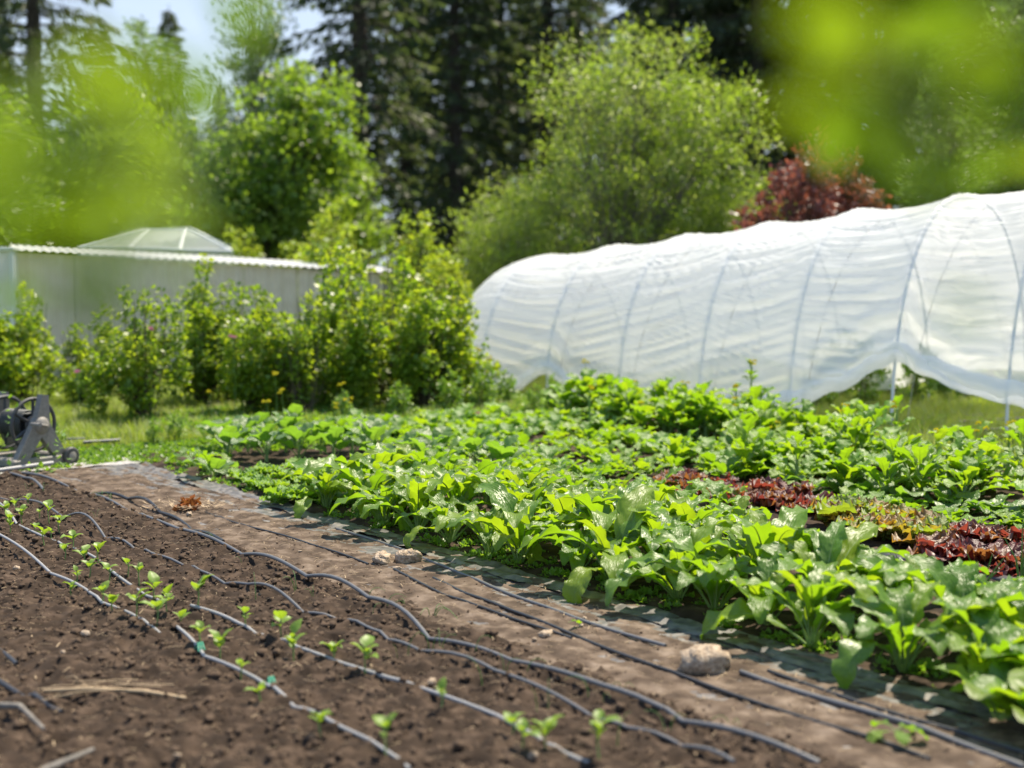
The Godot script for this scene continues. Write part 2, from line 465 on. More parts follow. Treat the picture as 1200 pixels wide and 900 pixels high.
func conifer_meshes(h: float, base: float, rad: float, sd: int, shape := 0.75) -> Array:
	var r := RandomNumberGenerator.new(); r.seed = sd
	var gs := [Geo.new(), Geo.new(), Geo.new()]
	var wood := Geo.new()
	tube(wood, PackedVector3Array([Vector3(0, -0.3, 0), Vector3(0.03, h * 0.3, 0), Vector3(0.02, h * 0.7, 0.03), Vector3(0, h, 0)]), 0.012 * h + 0.08, 0.015, 10)
	var y := base
	while y < h - 0.15:
		var f := (y - base) / (h - base)
		var R := rad * pow(1.0 - f, shape) * (0.72 if f < 0.12 else 1.0) + 0.12
		var n := 5 + r.randi() % 3
		for b in n:
			var a := TAU * (b + r.randf_range(-0.35, 0.35)) / n + y * 3.0
			var len := R * r.randf_range(0.55, 1.12)
			if r.randf() < 0.08: continue
			var out := Vector3(cos(a), 0, sin(a))
			var rise := lerpf(-0.12, 0.45, f) + r.randf_range(-0.12, 0.12)
			var p0 := Vector3(0, y + r.randf_range(-0.1, 0.1), 0)
			var line := PackedVector3Array()
			for k in 5:
				var s := k / 4.0
				line.append(p0 + out * len * s + Vector3(0, len * (rise * s - 0.38 * s * s + 0.10 * s * s * s), 0))
			tube(wood, line, 0.012 + 0.018 * len / 2.0, 0.006, 3)
			var side := Vector3(-out.z, 0, out.x)
			var m := int(10 + len * 26)
			var gi := r.randi() % 3
			for k in m:
				var s := 0.12 + 0.9 * pow(r.randf(), 0.75)
				var q := p0 + out * len * s + Vector3(0, len * (rise * s - 0.38 * s * s + 0.10 * s * s * s), 0)
				var sgn := -1.0 if r.randf() < 0.5 else 1.0
				var sub := len * 0.36 * (1.05 - s * 0.75) * r.randf_range(0.2, 1.0)
				q += side * sgn * sub + Vector3(0, -0.3 * sub, 0) + out * sub * 0.5
				var d := (out * r.randf_range(0.2, 0.9) + side * sgn * r.randf_range(0.1, 0.8) + Vector3(0, -r.randf_range(0.2, 1.1), 0)).normalized()
				var w := d.cross(rand_dir(r)).normalized()
				gs[gi if r.randf() < 0.6 else r.randi() % 3].leaf(q, d * r.randf_range(0.16, 0.38), w * r.randf_range(0.022, 0.055), 0.01)
		y += r.randf_range(0.22, 0.42) * (1.0 - 0.35 * f)
	var mesh := ArrayMesh.new()
	for k in 3: gs[k].commit(mesh, M.conifer[k])
	return [mesh, one(wood, M.bark)]

# ---------------------------------------------------------------- ground
func soil_h(u: float, v: float) -> float:                     # the raked bean bed
	var x := bed(u, v)
	var h := 0.030 + 0.030 * noise.get_noise_2d(x.x * 3.0, x.z * 3.0) + 0.024 * noise.get_noise_2d(x.x * 14.0 + 50, x.z * 14.0) + 0.017 * absf(noise_b.get_noise_2d(x.x * 34.0, x.z * 34.0)) + 0.013 * noise.get_noise_2d(x.x * 60.0, x.z * 60.0)
	h -= 0.06 * smoothstep(3.12, 3.42, v) + 0.08 * smoothstep(10.0, 10.3, u)
	return h

func path_h(u: float, v: float) -> float:
	var x := bed(u, v)
	var h := 0.012 + 0.013 * noise.get_noise_2d(u * 2.4, v * 9.0) + 0.006 * noise.get_noise_2d(x.x * 26.0, x.z * 26.0) + 0.003 * noise.get_noise_2d(x.x * 80.0, x.z * 80.0)
	h -= 0.007 * smoothstep(3.6, 3.95, v) * (1.0 + 0.8 * noise_b.get_noise_2d(u * 1.5, v * 4.0))
	h -= 0.004 * smoothstep(9.2, 10.0, u)
	return h

func field(u0: float, u1: float, v0: float, v1: float, step: float, h: Callable, mat: Material) -> ArrayMesh:
	var g := Geo.new()
	var pts := PackedVector3Array()
	var nu := int((u1 - u0) / step) + 1
	var nv := int((v1 - v0) / step) + 1
	for a in nu:
		for b in nv:
			var u := u0 + (u1 - u0) * a / (nu - 1)
			var v := v0 + (v1 - v0) * b / (nv - 1)
			pts.append(bed(u, v, h.call(u, v)))
	g.grid(pts, nv)
	if g.v.size() > 3:
		var f := (g.v[g.i[2]] - g.v[g.i[0]]).cross(g.v[g.i[1]] - g.v[g.i[0]])
		if f.y < 0.0: g.i.reverse()
	return one(g, mat)

func in_view(p: Vector3, margin := 1.1) -> bool:
	return p.z < -3.0 and absf(p.x / p.z) < 0.36 * margin

func _ready() -> void:
	pitch = atan((450.0 - HORIZON) / FPX)
	rng.seed = 20240519
	noise.seed = 5; noise.frequency = 1.0; noise.fractal_octaves = 3
	noise_b.seed = 11; noise_b.frequency = 1.0; noise_b.fractal_octaves = 2
	# camera
	var cam := Camera3D.new()
	cam.name = "camera"
	var lens := CameraAttributesPhysical.new()
	lens.frustum_focal_length = 50.0; lens.frustum_focus_distance = 7.4; lens.exposure_aperture = 1.3
	cam.attributes = lens
	add_child(cam)
	cam.position = Vector3(0, EYE, 0); cam.rotation.x = -pitch
	cam.fov = rad_to_deg(2.0 * atan(450.0 / FPX)); cam.near = 0.05; cam.far = 600.0
	cam.current = true
	# sky
	var env := Environment.new()
	env.background_mode = Environment.BG_SKY
	var sm := ProceduralSkyMaterial.new()
	sm.sky_top_color = Color(0.47, 0.60, 0.78); sm.sky_horizon_color = Color(0.88, 0.93, 0.98); sm.sky_curve = 0.2
	sm.ground_bottom_color = Color(0.24, 0.23, 0.17); sm.ground_horizon_color = Color(0.45, 0.5, 0.45)
	sm.sun_angle_max = 1.0; sm.sky_energy_multiplier = 0.86
	var sky := Sky.new(); sky.sky_material = sm
	env.sky = sky
	env.tonemap_mode = Environment.TONE_MAPPER_LINEAR
	env.tonemap_exposure = 1.98
	env.sdfgi_enabled = true; env.ssao_enabled = true; env.ssil_enabled = true
	var we := WorldEnvironment.new(); we.name = "environment"; we.environment = env
	add_child(we)
	# sun: high, beyond the tunnel, somewhat to its end
	var sun := DirectionalLight3D.new()
	sun.name = "sun"
	sun.light_color = Color(1.0, 0.95, 0.86); sun.light_energy = 1.6; sun.light_angular_distance = 0.55
	sun.shadow_enabled = true
	add_child(sun)
	sun.basis = Basis.looking_at(-Vector3(0.42, 1.35, -0.58).normalized())

	make_materials()
	make_leaf_sets()
	build_ground()
	build_tunnel()
	build_shed()
	build_forest()
	build_bushes()
	build_bean_bed()
	build_path_things()
	build_crops()
	build_reel()
	build_wild()
	build_near_branches()

func build_ground() -> void:
	var g := Geo.new()
	var pts := PackedVector3Array()
	for a in 41:
		for b in 41:
			var x := (a - 20) * 10.0; var z := (b - 20) * 10.0
			pts.append(Vector3(x, -0.03, z))
	g.grid(pts, 41)
	if (g.v[g.i[2]] - g.v[g.i[0]]).cross(g.v[g.i[1]] - g.v[g.i[0]]).y < 0.0: g.i.reverse()
	structure("ground", one(g, M.ground))
	structure("bean_bed_soil", field(1.6, 10.3, -0.6, 3.45, 0.022, soil_h, M.soil))
	structure("garden_path", field(1.2, 10.4, 3.2, 4.2, 0.02, path_h, M.path))
	var bedh := func(u: float, v: float) -> float:
		var x := bed(u, v)
		return 0.02 + 0.02 * noise.get_noise_2d(x.x * 3.0, x.z * 3.0) + 0.02 * noise.get_noise_2d(x.x * 18.0, x.z * 18.0) - 0.05 * (1.0 - smoothstep(4.0, 4.2, v)) - 0.08 * smoothstep(10.5, 11.0, u)
	structure("vegetable_bed_soil", field(1.2, 11.0, 4.02, 9.3, 0.05, bedh, M.soil))

# ---------------------------------------------------------------- tunnel
func build_tunnel() -> void:
	var p0 := Vector3(0.38, 0, -15.8)
	var ax := Vector3(0.748, 0, 0.80)
	var step := ax.length()
	var axn := ax / step
	var cross := Vector3(axn.z, 0, -axn.x)                 # away from the camera
	var half := 1.25
	var t := thing("caterpillar_tunnel", "long low greenhouse tunnel of hoops under wrinkled translucent white plastic", "tunnel", p0)
	var hh := func(s: float) -> float: return 1.72 + 0.108 * s
	# superellipse section: a from 0 (near foot) over the top to PI (far foot)
	var section := func(s: float, a: float, grow: float) -> Vector3:
		var c := cos(a); var si := sin(a)
		var w: float = half * grow; var h: float = hh.call(s) * grow
		var x := -signf(c) * pow(absf(c), 0.86) * w
		var y := pow(maxf(si, 0.0), 0.90) * h
		return ax * s + cross * (half + x) + Vector3(0, y, 0)
	var last := 8
	for k in range(-1, last + 1):
		var g := Geo.new()
		var line := PackedVector3Array()
		line.append(section.call(k, 0.0, 1.0) + Vector3(0, -0.1, 0))
		for q in 41: line.append(section.call(k, PI * q / 40.0, 0.988))
		line.append(section.call(k, PI, 1.0) + Vector3(0, -0.1, 0))
		tube(g, line, 0.0145, 0.0145, 8)
		part(t, "hoop", one(g, M.hoop))
	# where the cover is rolled up from the ground, near side and far side
	var lift := func(s: float) -> float:
		var pts := [[-2.0, 0.0], [-0.6, 0.02], [0.0, 0.30], [0.5, 0.06], [1.0, 0.02], [2.6, 0.02], [3.0, 0.14], [3.5, 0.36], [3.85, 0.58], [4.05, 0.66], [4.3, 0.55], [4.7, 0.42], [5.0, 0.36], [5.5, 0.25], [6.0, 0.22], [9.0, 0.1]]
		for k in pts.size() - 1:
			if s <= pts[k + 1][0]:
				return lerpf(pts[k][1], pts[k + 1][1], smoothstep(0.0, 1.0, clampf((s - pts[k][0]) / (pts[k + 1][0] - pts[k][0]), 0, 1)))
		return 0.1
	var fn := FastNoiseLite.new(); fn.seed = 21; fn.frequency = 1.0; fn.fractal_octaves = 2
	var fn2 := FastNoiseLite.new(); fn2.seed = 44; fn2.frequency = 1.0; fn2.fractal_octaves = 2
	var cover := Geo.new()
	var pts := PackedVector3Array()
	var na := 220
	var s := -2.4
	var cols := na + 1
	while s < 8.001:
		var near_h: float = lift.call(s)
		var far_h := 0.28 + 0.16 * sin(s * 2.1)
		var H: float = hh.call(maxf(s, -1.0))
		var fr := s - floorf(s)
		var mid := sin(PI * fr)
		for k in cols:
			var f := float(k) / na
			var a0 := asin(pow(clampf(near_h / H, 0.0, 0.95), 1.0 / 0.90))
			var a1 := PI - asin(pow(clampf(far_h / H, 0.0, 0.95), 1.0 / 0.90))
			var a := lerpf(a0, a1, f)
			var grow := 1.0
			if s < -1.0:
				var e := clampf((-s - 1.0) / 1.4, 0.0, 1.0)
				grow = sqrt(maxf(1.0 - pow(e, 1.7) * 0.92, 0.0))
			else:
				grow = 1.004 - 0.036 * pow(mid, 0.75) * (0.35 + 0.75 * sin(a))
			var p: Vector3 = section.call(maxf(s, -1.0), a, grow)
			if s < -1.0: p += ax * (s + 1.0)
			var outw: Vector3 = (p - (ax * s + cross * half + Vector3(0, 0.5, 0))).normalized()
			# creases that run from hoop to hoop, deepest half way
			var slant := 1.6 * fn2.get_noise_2d(floorf(s) * 7.3, 2.0) * (fr - 0.5)
			var y := a * 5.5 + slant
			var ridge := 1.0 - 2.2 * absf(fn.get_noise_2d(s * 0.22 + floorf(s) * 3.7, y * 2.6))
			var w := 0.026 * ridge * (0.2 + 0.8 * mid) * (1.0 if s > -1.0 else 0.6)
			w += 0.012 * (1.0 - 2.0 * absf(fn2.get_noise_2d(s * 0.4 + floorf(s) * 5.1, y * 5.5 + slant)))
			# slack gathers near a lifted hem
			var slack := exp(-pow((a - a0) * 3.2, 2.0)) * clampf(near_h * 1.8, 0.0, 1.0)
			w += slack * 0.045 * sin((a - a0) * 38.0 + 2.0 * sin(s * 3.0))
			p += outw * w
			if f < 0.012 and near_h > 0.05: p += Vector3(0, -0.012, 0)
			pts.append(p)
		s += 0.04
	var cut := (int((4.0 + 2.4) / 0.04) + 1) * cols
	cover.grid(pts.slice(0, cut), cols)
	part(t, "cover", one(cover, M.film))
	var clear := Geo.new()
	clear.grid(pts.slice(cut - cols), cols)
	part(t, "cover", one(clear, M.clear_film)).set_meta("label", "clearer glossy end sheet of the tunnel cover")
	# the cover's edge is turned up into a loose double hem
	var hem := Geo.new()
	var hp := PackedVector3Array()
	var hs := -0.9
	while hs < 8.0:
		var nh: float = lift.call(hs)
		var hq: float = hh.call(hs)
		var a0 := asin(pow(clampf(nh / hq, 0.0, 0.95), 1.0 / 0.9))
		var fr2 := hs - floorf(hs)
		var gr := 1.004 - 0.036 * pow(sin(PI * fr2), 0.75) * (0.35 + 0.75 * sin(a0))
		for k in 7:
			var f := k / 6.0
			var p: Vector3 = section.call(hs, a0 + f * 0.075, gr)
			hp.append(p - cross * (0.012 + 0.030 * sin(PI * f) + 0.014 * fn.get_noise_2d(hs * 4.0, f * 3.0)) + Vector3(0, 0.020 * fn2.get_noise_1d(hs * 5.0) - 0.02 * (1.0 - f), 0))
		hs += 0.05
	hem.grid(hp, 7)
	part(t, "hem", one(hem, M.film))
	# cords laced over the cover between the hoops
	for k in last:
		var g := Geo.new()
		var line := PackedVector3Array()
		for j in 61:
			var a := lerpf(0.05, PI - 0.05, j / 60.0)
			var sc := 0.16 + 0.68 * j / 60.0
			line.append(section.call(k + sc, a, 1.010 - 0.036 * pow(sin(PI * sc), 0.75) * (0.35 + 0.75 * sin(a))))
		tube(g, line, 0.0028, 0.0028, 4)
		part(t, "cord", one(g, M.cord))

# ---------------------------------------------------------------- shed and small greenhouse
func build_shed() -> void:
	var left := at(18, 292, 18.6); left.y = 0
	var right := at(470, 320, 20.2); right.y = 0
	var d := (right - left).normalized()
	var back := Vector3(d.z, 0, -d.x)
	if back.z > 0: back = -back
	var len := left.distance_to(right)
	var t := thing("metal_shed", "low grey shed of ribbed metal panels with a pale wavy roof edge", "shed", left)
	var top := func(x: float) -> float: return lerpf(1.69, 1.37, x / len)
	var n := 7
	for k in n:
		var g := Geo.new()
		var pts := PackedVector3Array()
		var x0 := len * k / n + 0.004; var x1 := len * (k + 1) / n - 0.004
		var m := 40
		for row in [-0.05, 0.6, 1.0]:
			for j in m + 1:
				var x := lerpf(x0, x1, float(j) / m)
				var rib := clampf(absf(fmod(x, 0.19) - 0.095) / 0.095 * 3.0 - 1.0, 0.0, 1.0) * 0.022
				pts.append(d * x - back * rib + Vector3(0, (top.call(x) - 0.02) * row, 0))
		g.grid(pts, m + 1)
		part(t, "wall_panel", one(g, M.metal_wall))
	for e in [0.0, len]:
		var g := Geo.new()
		g.poly([d * e + back * 0.01, d * e + back * 2.2, d * e + back * 2.2 + Vector3(0, top.call(e) + 0.05, 0), d * e + back * 0.01 + Vector3(0, top.call(e) - 0.02, 0)], d * len * 0.5)
		part(t, "end_wall", one(g, M.metal_wall))
	var rg := Geo.new()
	var pts := PackedVector3Array()
	for row in 2:
		var m := 520
		for j in m + 1:
			var x := -0.08 + (len + 0.16) * j / m
			pts.append(d * x + back * (-0.10 + row * 2.4) + Vector3(0, top.call(x) + 0.011 * sin(x * TAU / 0.11) + 0.012 + row * 0.10, 0))
	rg.grid(pts, 521)
	part(t, "roof_sheet", one(rg, M.metal_roof))
	# greenhouse behind the shed: hipped clear roof on a pale frame
	var dep := 23.5
	var gt := thing("glasshouse", "small greenhouse with clear hipped roof showing above the grey shed", "greenhouse", Vector3.ZERO)
	var a := at(92, 289, dep); var b := at(272, 294, dep)
	var a2 := a + Vector3(-0.3, 0, -2.4); var b2 := b + Vector3(-0.3, 0, -2.4)
	var r0 := at(168, 268, dep + 0.9); var r1 := at(222, 268, dep + 0.9)
	var faces := [[a, b, r1, r0], [a, r0, a2], [b, b2, r1], [a2, r0, r1, b2]]
	var centre := (a + b2) * 0.5
	for f in faces:
		var g := Geo.new(); g.poly(f, centre)
		part(gt, "roof_pane", one(g, M.glazing))
	for e in [[a, b], [a, r0], [b, r1], [r0, r1], [a2, r0], [b2, r1], [a.lerp(b, .33), r0.lerp(r1, .1)], [a.lerp(b, .66), r0.lerp(r1, .9)]]:
		var g := Geo.new(); tube(g, PackedVector3Array([e[0], e[1]]), 0.026, 0.026, 6)
		part(gt, "frame_bar", one(g, M.white_paint))
	for w in [[a, b], [b, b2], [a, a2]]:
		var g := Geo.new()
		g.poly([w[0], w[1], Vector3(w[1].x, 0, w[1].z), Vector3(w[0].x, 0, w[0].z)], centre)
		part(gt, "wall_pane", one(g, M.glazing))
	# pale covered frame at the shed's corner
	var c0 := at(-60, 300, 18.4); var c1 := at(14, 290, 18.4)
	var ct := thing("cold_frame", "white plastic covered frame beside the shed corner", "cold frame", Vector3(c1.x, 0, c1.z))
	var top_y := height_at(292, 18.4)
	var wd := absf(c1.x - c0.x)
	var cg := Geo.new()
	box(cg, Transform3D(Basis(), Vector3(-wd * 0.5, top_y * 0.5, -0.4)), Vector3(wd, top_y, 0.8), 0.03)
	part(ct, "cover", one(cg, M.film))
	for x in [0.0, -wd]:
		var pg := Geo.new(); box(pg, Transform3D(Basis(), Vector3(x, top_y * 0.5, 0.02)), Vector3(0.06, top_y + 0.02, 0.05), 0.006)
		part(ct, "post", one(pg, M.white_paint))
	var lg := Geo.new(); box(lg, Transform3D(Basis(), Vector3(-wd * 0.5, top_y + 0.01, -0.38)), Vector3(wd + 0.1, 0.05, 0.9), 0.01)
	part(ct, "top_board", one(lg, M.white_paint))

# ---------------------------------------------------------------- forest
func build_forest() -> void:
	var kinds := [conifer_meshes(17.0, 1.6, 2.5, 31), conifer_meshes(19.0, 3.6, 2.1, 32, 0.6), conifer_meshes(15.0, 0.8, 2.9, 33, 0.85)]
	# [px, depth, kind, size]
	var spots := [[425, 33, 1, .92], [478, 41, 0, 1.0], [535, 37, 2, .95], [588, 43, 0, .92], [640, 40, 1, .95], [690, 50, 2, .85], [745, 46, 0, .8], [790, 37, 0, 1.05], [835, 41, 1, 1.1], [880, 36, 2, 1.1], [930, 40, 0, 1.15], [985, 37, 1, 1.0], [1035, 41, 2, 1.2], [1085, 37, 0, 1.1], [1140, 40, 1, 1.1], [1190, 36, 2, 1.1], [1250, 40, 0, 1.1], [1310, 37, 2, 1.1],
		[48, 31, 2, 1.0], [-20, 38, 0, .9], [-80, 40, 1, 1.0], [262, 58, 0, .52], [205, 47, 2, .66], [130, 55, 0, .62], [505, 56, 0, .9], [560, 58, 1, .9], [620, 58, 2, .95], [665, 60, 0, .8], [770, 56, 2, 1.0], [860, 55, 0, 1.1], [950, 54, 2, 1.1], [1060, 55, 0, 1.1], [1160, 54, 2, 1.1]]
	var own := {0: "tall conifer with bare grey trunk showing behind the saplings", 1: "dark fir close beside the bare trunked conifer", 2: "dark fir between the bare trunk and the willow", 8: "slim conifer directly behind the red leaved plums", 18: "broad old conifer with ragged boughs against open sky"}
	for n in spots.size():
		var s = spots[n]
		var k: int = s[2]
		tree_of("conifer", own[n] if own.has(n) else ["dark dense fir with drooping boughs at the forest edge", "tall dark conifer with a bare lower trunk at the forest edge", "broad dark conifer with feathery boughs at the forest edge"][k], "tree", onground(s[0], s[1]), [kinds[k][0]], kinds[k][1], ["firs of the forest edge", "bare trunked conifers of the forest edge", "broad conifers of the forest edge"][k], s[3], rng.randf() * TAU)
	# broadleaved trees in front of the firs
	var tk := func(h: float, r: float, m: Material, w: Geo) -> ArrayMesh:
		var g := Geo.new()
		tube(g, PackedVector3Array([Vector3(0, -0.2, 0), Vector3(0.04, h * 0.35, 0.02), Vector3(-0.03, h * 0.7, 0), Vector3(0, h, 0)]), r, r * 0.3, 8)
		var mesh := ArrayMesh.new()
		g.commit(mesh, m); w.commit(mesh, m)
		return mesh
	var mp := crown([[Vector3(0, 3.2, 0), Vector3(1.5, 1.7, 1.4)], [Vector3(0.7, 4.3, 0), Vector3(1.1, 1.2, 1.1)], [Vector3(-0.8, 2.4, 0.2), Vector3(1.3, 1.1, 1.2)]], 260, 48, 0.42, 0.13, 0.10, M.maple, Vector3(0, 1.3, 0), 71, 0.1, 0.04)
	var mpt: ArrayMesh = tk.call(3.6, 0.13, M.bark, mp[1])
	var al := crown([[Vector3(0, 5.0, 0), Vector3(1.3, 2.6, 1.3)], [Vector3(0.1, 7.6, 0), Vector3(0.8, 1.5, 0.8)], [Vector3(0.2, 3.0, 0.2), Vector3(1.5, 1.2, 1.3)]], 300, 46, 0.45, 0.12, 0.08, M.alder, Vector3(0, 2.0, 0), 72, 0.25, 0.035)
	var alt: ArrayMesh = tk.call(7.5, 0.13, M.bark_pale, al[1])
	for s in [[330, 27, .98, 0.4, "largest rounded broadleaved tree, behind the shed's low end"], [375, 30, .86, 2.0, "rounded tree touching the bare trunked conifer"], [120, 30, 1.0, 1.1, "rounded tree behind the hanging blurred leaves and glasshouse"], [20, 29, .9, 4.0, "rounded tree at the foot of the ragged conifer"], [240, 31, .85, 3.0, "rounded tree directly behind the glasshouse ridge"], [-50, 27, 1.0, 2.6, "rounded tree beyond the white covered frame"]]:
		tree_of("maple_tree", s[4], "tree", onground(s[0], s[1]), mp, mpt, "rounded broadleaved trees behind the shed", s[2], s[3])
	for s in [[300, 37, 1.0, 0.0], [180, 36, .86, 1.2], [1110, 29, .7, 1.0], [1190, 27, .75, 2.5]]:
		tree_of("alder_tree", "slender grey green tree with loose airy crown before the firs", "tree", onground(s[0], s[1]), al, alt, "slender grey green trees before the firs", s[2], s[3])
	# the big willow behind the tunnel
	var wl := crown([[Vector3(0, 2.3, 0), Vector3(1.7, 1.6, 1.3)], [Vector3(0.4, 3.7, 0), Vector3(1.3, 1.15, 1.1)], [Vector3(-0.55, 3.9, 0.1), Vector3(0.65, 0.75, 0.7)], [Vector3(1.3, 3.2, 0.1), Vector3(0.9, 1.0, 0.9)], [Vector3(-1.4, 1.6, 0.2), Vector3(1.1, 1.1, 1.0)], [Vector3(1.6, 1.7, 0.2), Vector3(0.9, 1.2, 1.0)]], 620, 62, 0.30, 0.085, 0.026, M.willow, Vector3(0, 0.2, 0), 73, -0.1, 0.022, 0.35)
	var wlt := one(wl[1], M.bark_pale)
	tree_of("willow_shrub", "big bushy yellow green willow standing behind the white tunnel", "shrub", onground(722, 21.6), wl, wlt, "", 1.04, 0.0, "branch", "foliage")
	var w2 := tree_of("willow_shrub", "smaller greyish willow bush between big willow and shed", "shrub", onground(600, 21.0), wl, wlt, "", 0.58, 2.0, "branch", "foliage")
	w2.scale = Vector3(0.62, 0.52, 0.6)
	var w3 := tree_of("willow_shrub", "low willow bush filling gap between red leaved tree and tunnel", "shrub", onground(850, 21.5), wl, wlt, "", 0.55, 4.0, "branch", "foliage")
	w3.scale = Vector3(0.55, 0.55, 0.55)
	# red leaved plums
	var pl := crown([[Vector3(0, 2.1, 0), Vector3(0.55, 0.85, 0.5)], [Vector3(-0.45, 1.8, 0), Vector3(0.45, 0.65, 0.4)], [Vector3(0.35, 2.5, 0), Vector3(0.32, 0.6, 0.3)]], 150, 42, 0.16, 0.075, 0.045, M.plum, Vector3(0, 0.9, 0), 74, -0.2, 0.016, 0.6)
	var plt: ArrayMesh = tk.call(1.9, 0.06, M.bark, pl[1])
	tree_of("plum_tree", "red brown leaved plum tree behind the tunnel ridge", "tree", onground(925, 19.5), pl, plt, "", 0.98, 0.0)
	tree_of("plum_tree", "darker red leaved plum tree touching the blurred green leaves", "tree", onground(978, 20.2), pl, plt, "", 1.08, 2.4)
	# yellow green saplings beyond the raspberries
	var sp := crown([[Vector3(0, 1.3, 0), Vector3(0.5, 0.9, 0.5)], [Vector3(0.05, 2.2, 0), Vector3(0.25, 0.6, 0.25)], [Vector3(0.2, 0.7, 0), Vector3(0.7, 0.5, 0.5)]], 90, 36, 0.22, 0.085, 0.06, M.lime, Vector3(0, 0.3, 0), 75, 0.0, 0.012, 0.3)
	var spt: ArrayMesh = tk.call(2.1, 0.03, M.bark, sp[1])
	for s in [[388, 21.5, 1.0, 0.0], [490, 19.0, .88, 1.5], [525, 19.5, .7, 3.0], [285, 24, .85, 4.4], [345, 23, .75, 2.0]]:
		tree_of("sapling", "young yellow green sapling rising behind the shed and canes", "tree", onground(s[0], s[1]), sp, spt, "yellow green saplings behind the canes", s[2], s[3])

# ---------------------------------------------------------------- cane bushes in front of the shed
func build_bushes() -> void:
	var kinds := []
	for k in 4:
		var lob := []
		var r := RandomNumberGenerator.new(); r.seed = 900 + k
		for j in 11:
			var hx := r.randf_range(-0.36, 0.36); var hz := r.randf_range(-0.32, 0.32)
			var top := r.randf_range(0.5, 1.0) if j > 3 else r.randf_range(0.95, 1.38)
			lob.append([Vector3(hx, top * 0.56, hz), Vector3(0.15, top * 0.46, 0.15)])
		var c := crown(lob, 230, 18, 0.10, 0.056, 0.046, M.bush, Vector3(0, 0.02, 0), 950 + k, 0.15, 0.006, 0.35)
		var w := Geo.new()
		for j in 14:
			var a := r.randf() * TAU
			var d := Vector3(cos(a), 0, sin(a)) * r.randf_range(0.05, 0.34)
			tube(w, PackedVector3Array([d * 0.35 + Vector3(0, -0.03, 0), d * 0.7 + Vector3(0, 0.4, 0), d + Vector3(0, r.randf_range(0.7, 1.2), 0)]), 0.008, 0.003, 5)
		var wm := ArrayMesh.new(); w.commit(wm, M.cane); c[1].commit(wm, M.cane)
		kinds.append([c[0], wm])
	var list := [[28, 15.3, 1.0, 0, "leafy cane bush rising behind the hose reel"], [92, 15.0, .80, 1, "low cane bush beside the one behind the hose reel"], [-32, 15.0, 1.05, 2, "cane bush beyond the hose reel's back"], [166, 13.6, 1.0, 2, "narrow cane bush standing forward in the grass"], [236, 15.0, 1.05, 3, "forked cane bush against the middle of the grey shed"],
		[274, 15.4, 1.15, 1, "broad cane bush close to the grey shed wall"], [294, 14.1, .78, 2, "small pale cane bush before the broad one"], [356, 14.0, .95, 0, "dense dark footed cane bush behind the kale"], [384, 15.0, 1.1, 3, "cane bush hiding the end of the shed wall"], [432, 14.6, 1.2, 1, "cane bush below the tallest shoots"], [440, 15.3, 1.38, 2, "tallest cane bush with long upright shoots"], [494, 14.6, 1.15, 0, "cane bush with bare leaning stems near the tunnel"], [522, 15.2, .98, 3, "outermost cane bush touching the white tunnel's end"]]
	for s in list:
		var k = kinds[s[3]]
		var t := thing("raspberry_bush", s[4], "bush", onground(s[0], s[1]), rng.randf() * TAU, "cane bushes before the shed")
		t.scale = Vector3.ONE * float(s[2])
		part(t, "cane", k[1]); part(t, "foliage", k[0])

# ---------------------------------------------------------------- bean bed
func dripline(called: String, label: String, px: Array, radius: float, mat: Material, arch: float, group := "") -> void:
	var curve := PackedVector3Array()
	var w := []
	for p in px:
		var g := gp(p[0], p[1]); var b := uv_of(g)
		w.append(bed(b.x, b.y, (soil_h(b.x, b.y) if b.y < 3.3 else path_h(b.x, b.y)) + radius * 0.6))
	for k in w.size() - 1:
		var a: Vector3 = w[k]; var c: Vector3 = w[k + 1]
		var span := a.distance_to(c)
		var lift := arch * clampf(span / 0.7, 0.2, 1.2) * rng.randf_range(0.25, 1.25)
		var n := maxi(4, int(span / 0.07))
		var side := RV * rng.randf_range(-0.03, 0.03) * span
		for j in n:
			var s := float(j) / n
			var p := a.lerp(c, s) + side * sin(PI * s) + Vector3(0, lift * sin(PI * s), 0)
			var b := uv_of(p)
			p.y = maxf(p.y, (soil_h(b.x, b.y) if b.y < 3.3 else path_h(b.x, b.y)) - radius * 0.4)
			curve.append(p)
	curve.append(w[-1])
	var g := Geo.new()
	tube(g, curve, radius, radius, 10)
	solo(called, one(g, mat), label, "hose", Vector3.ZERO, 0.0, group)

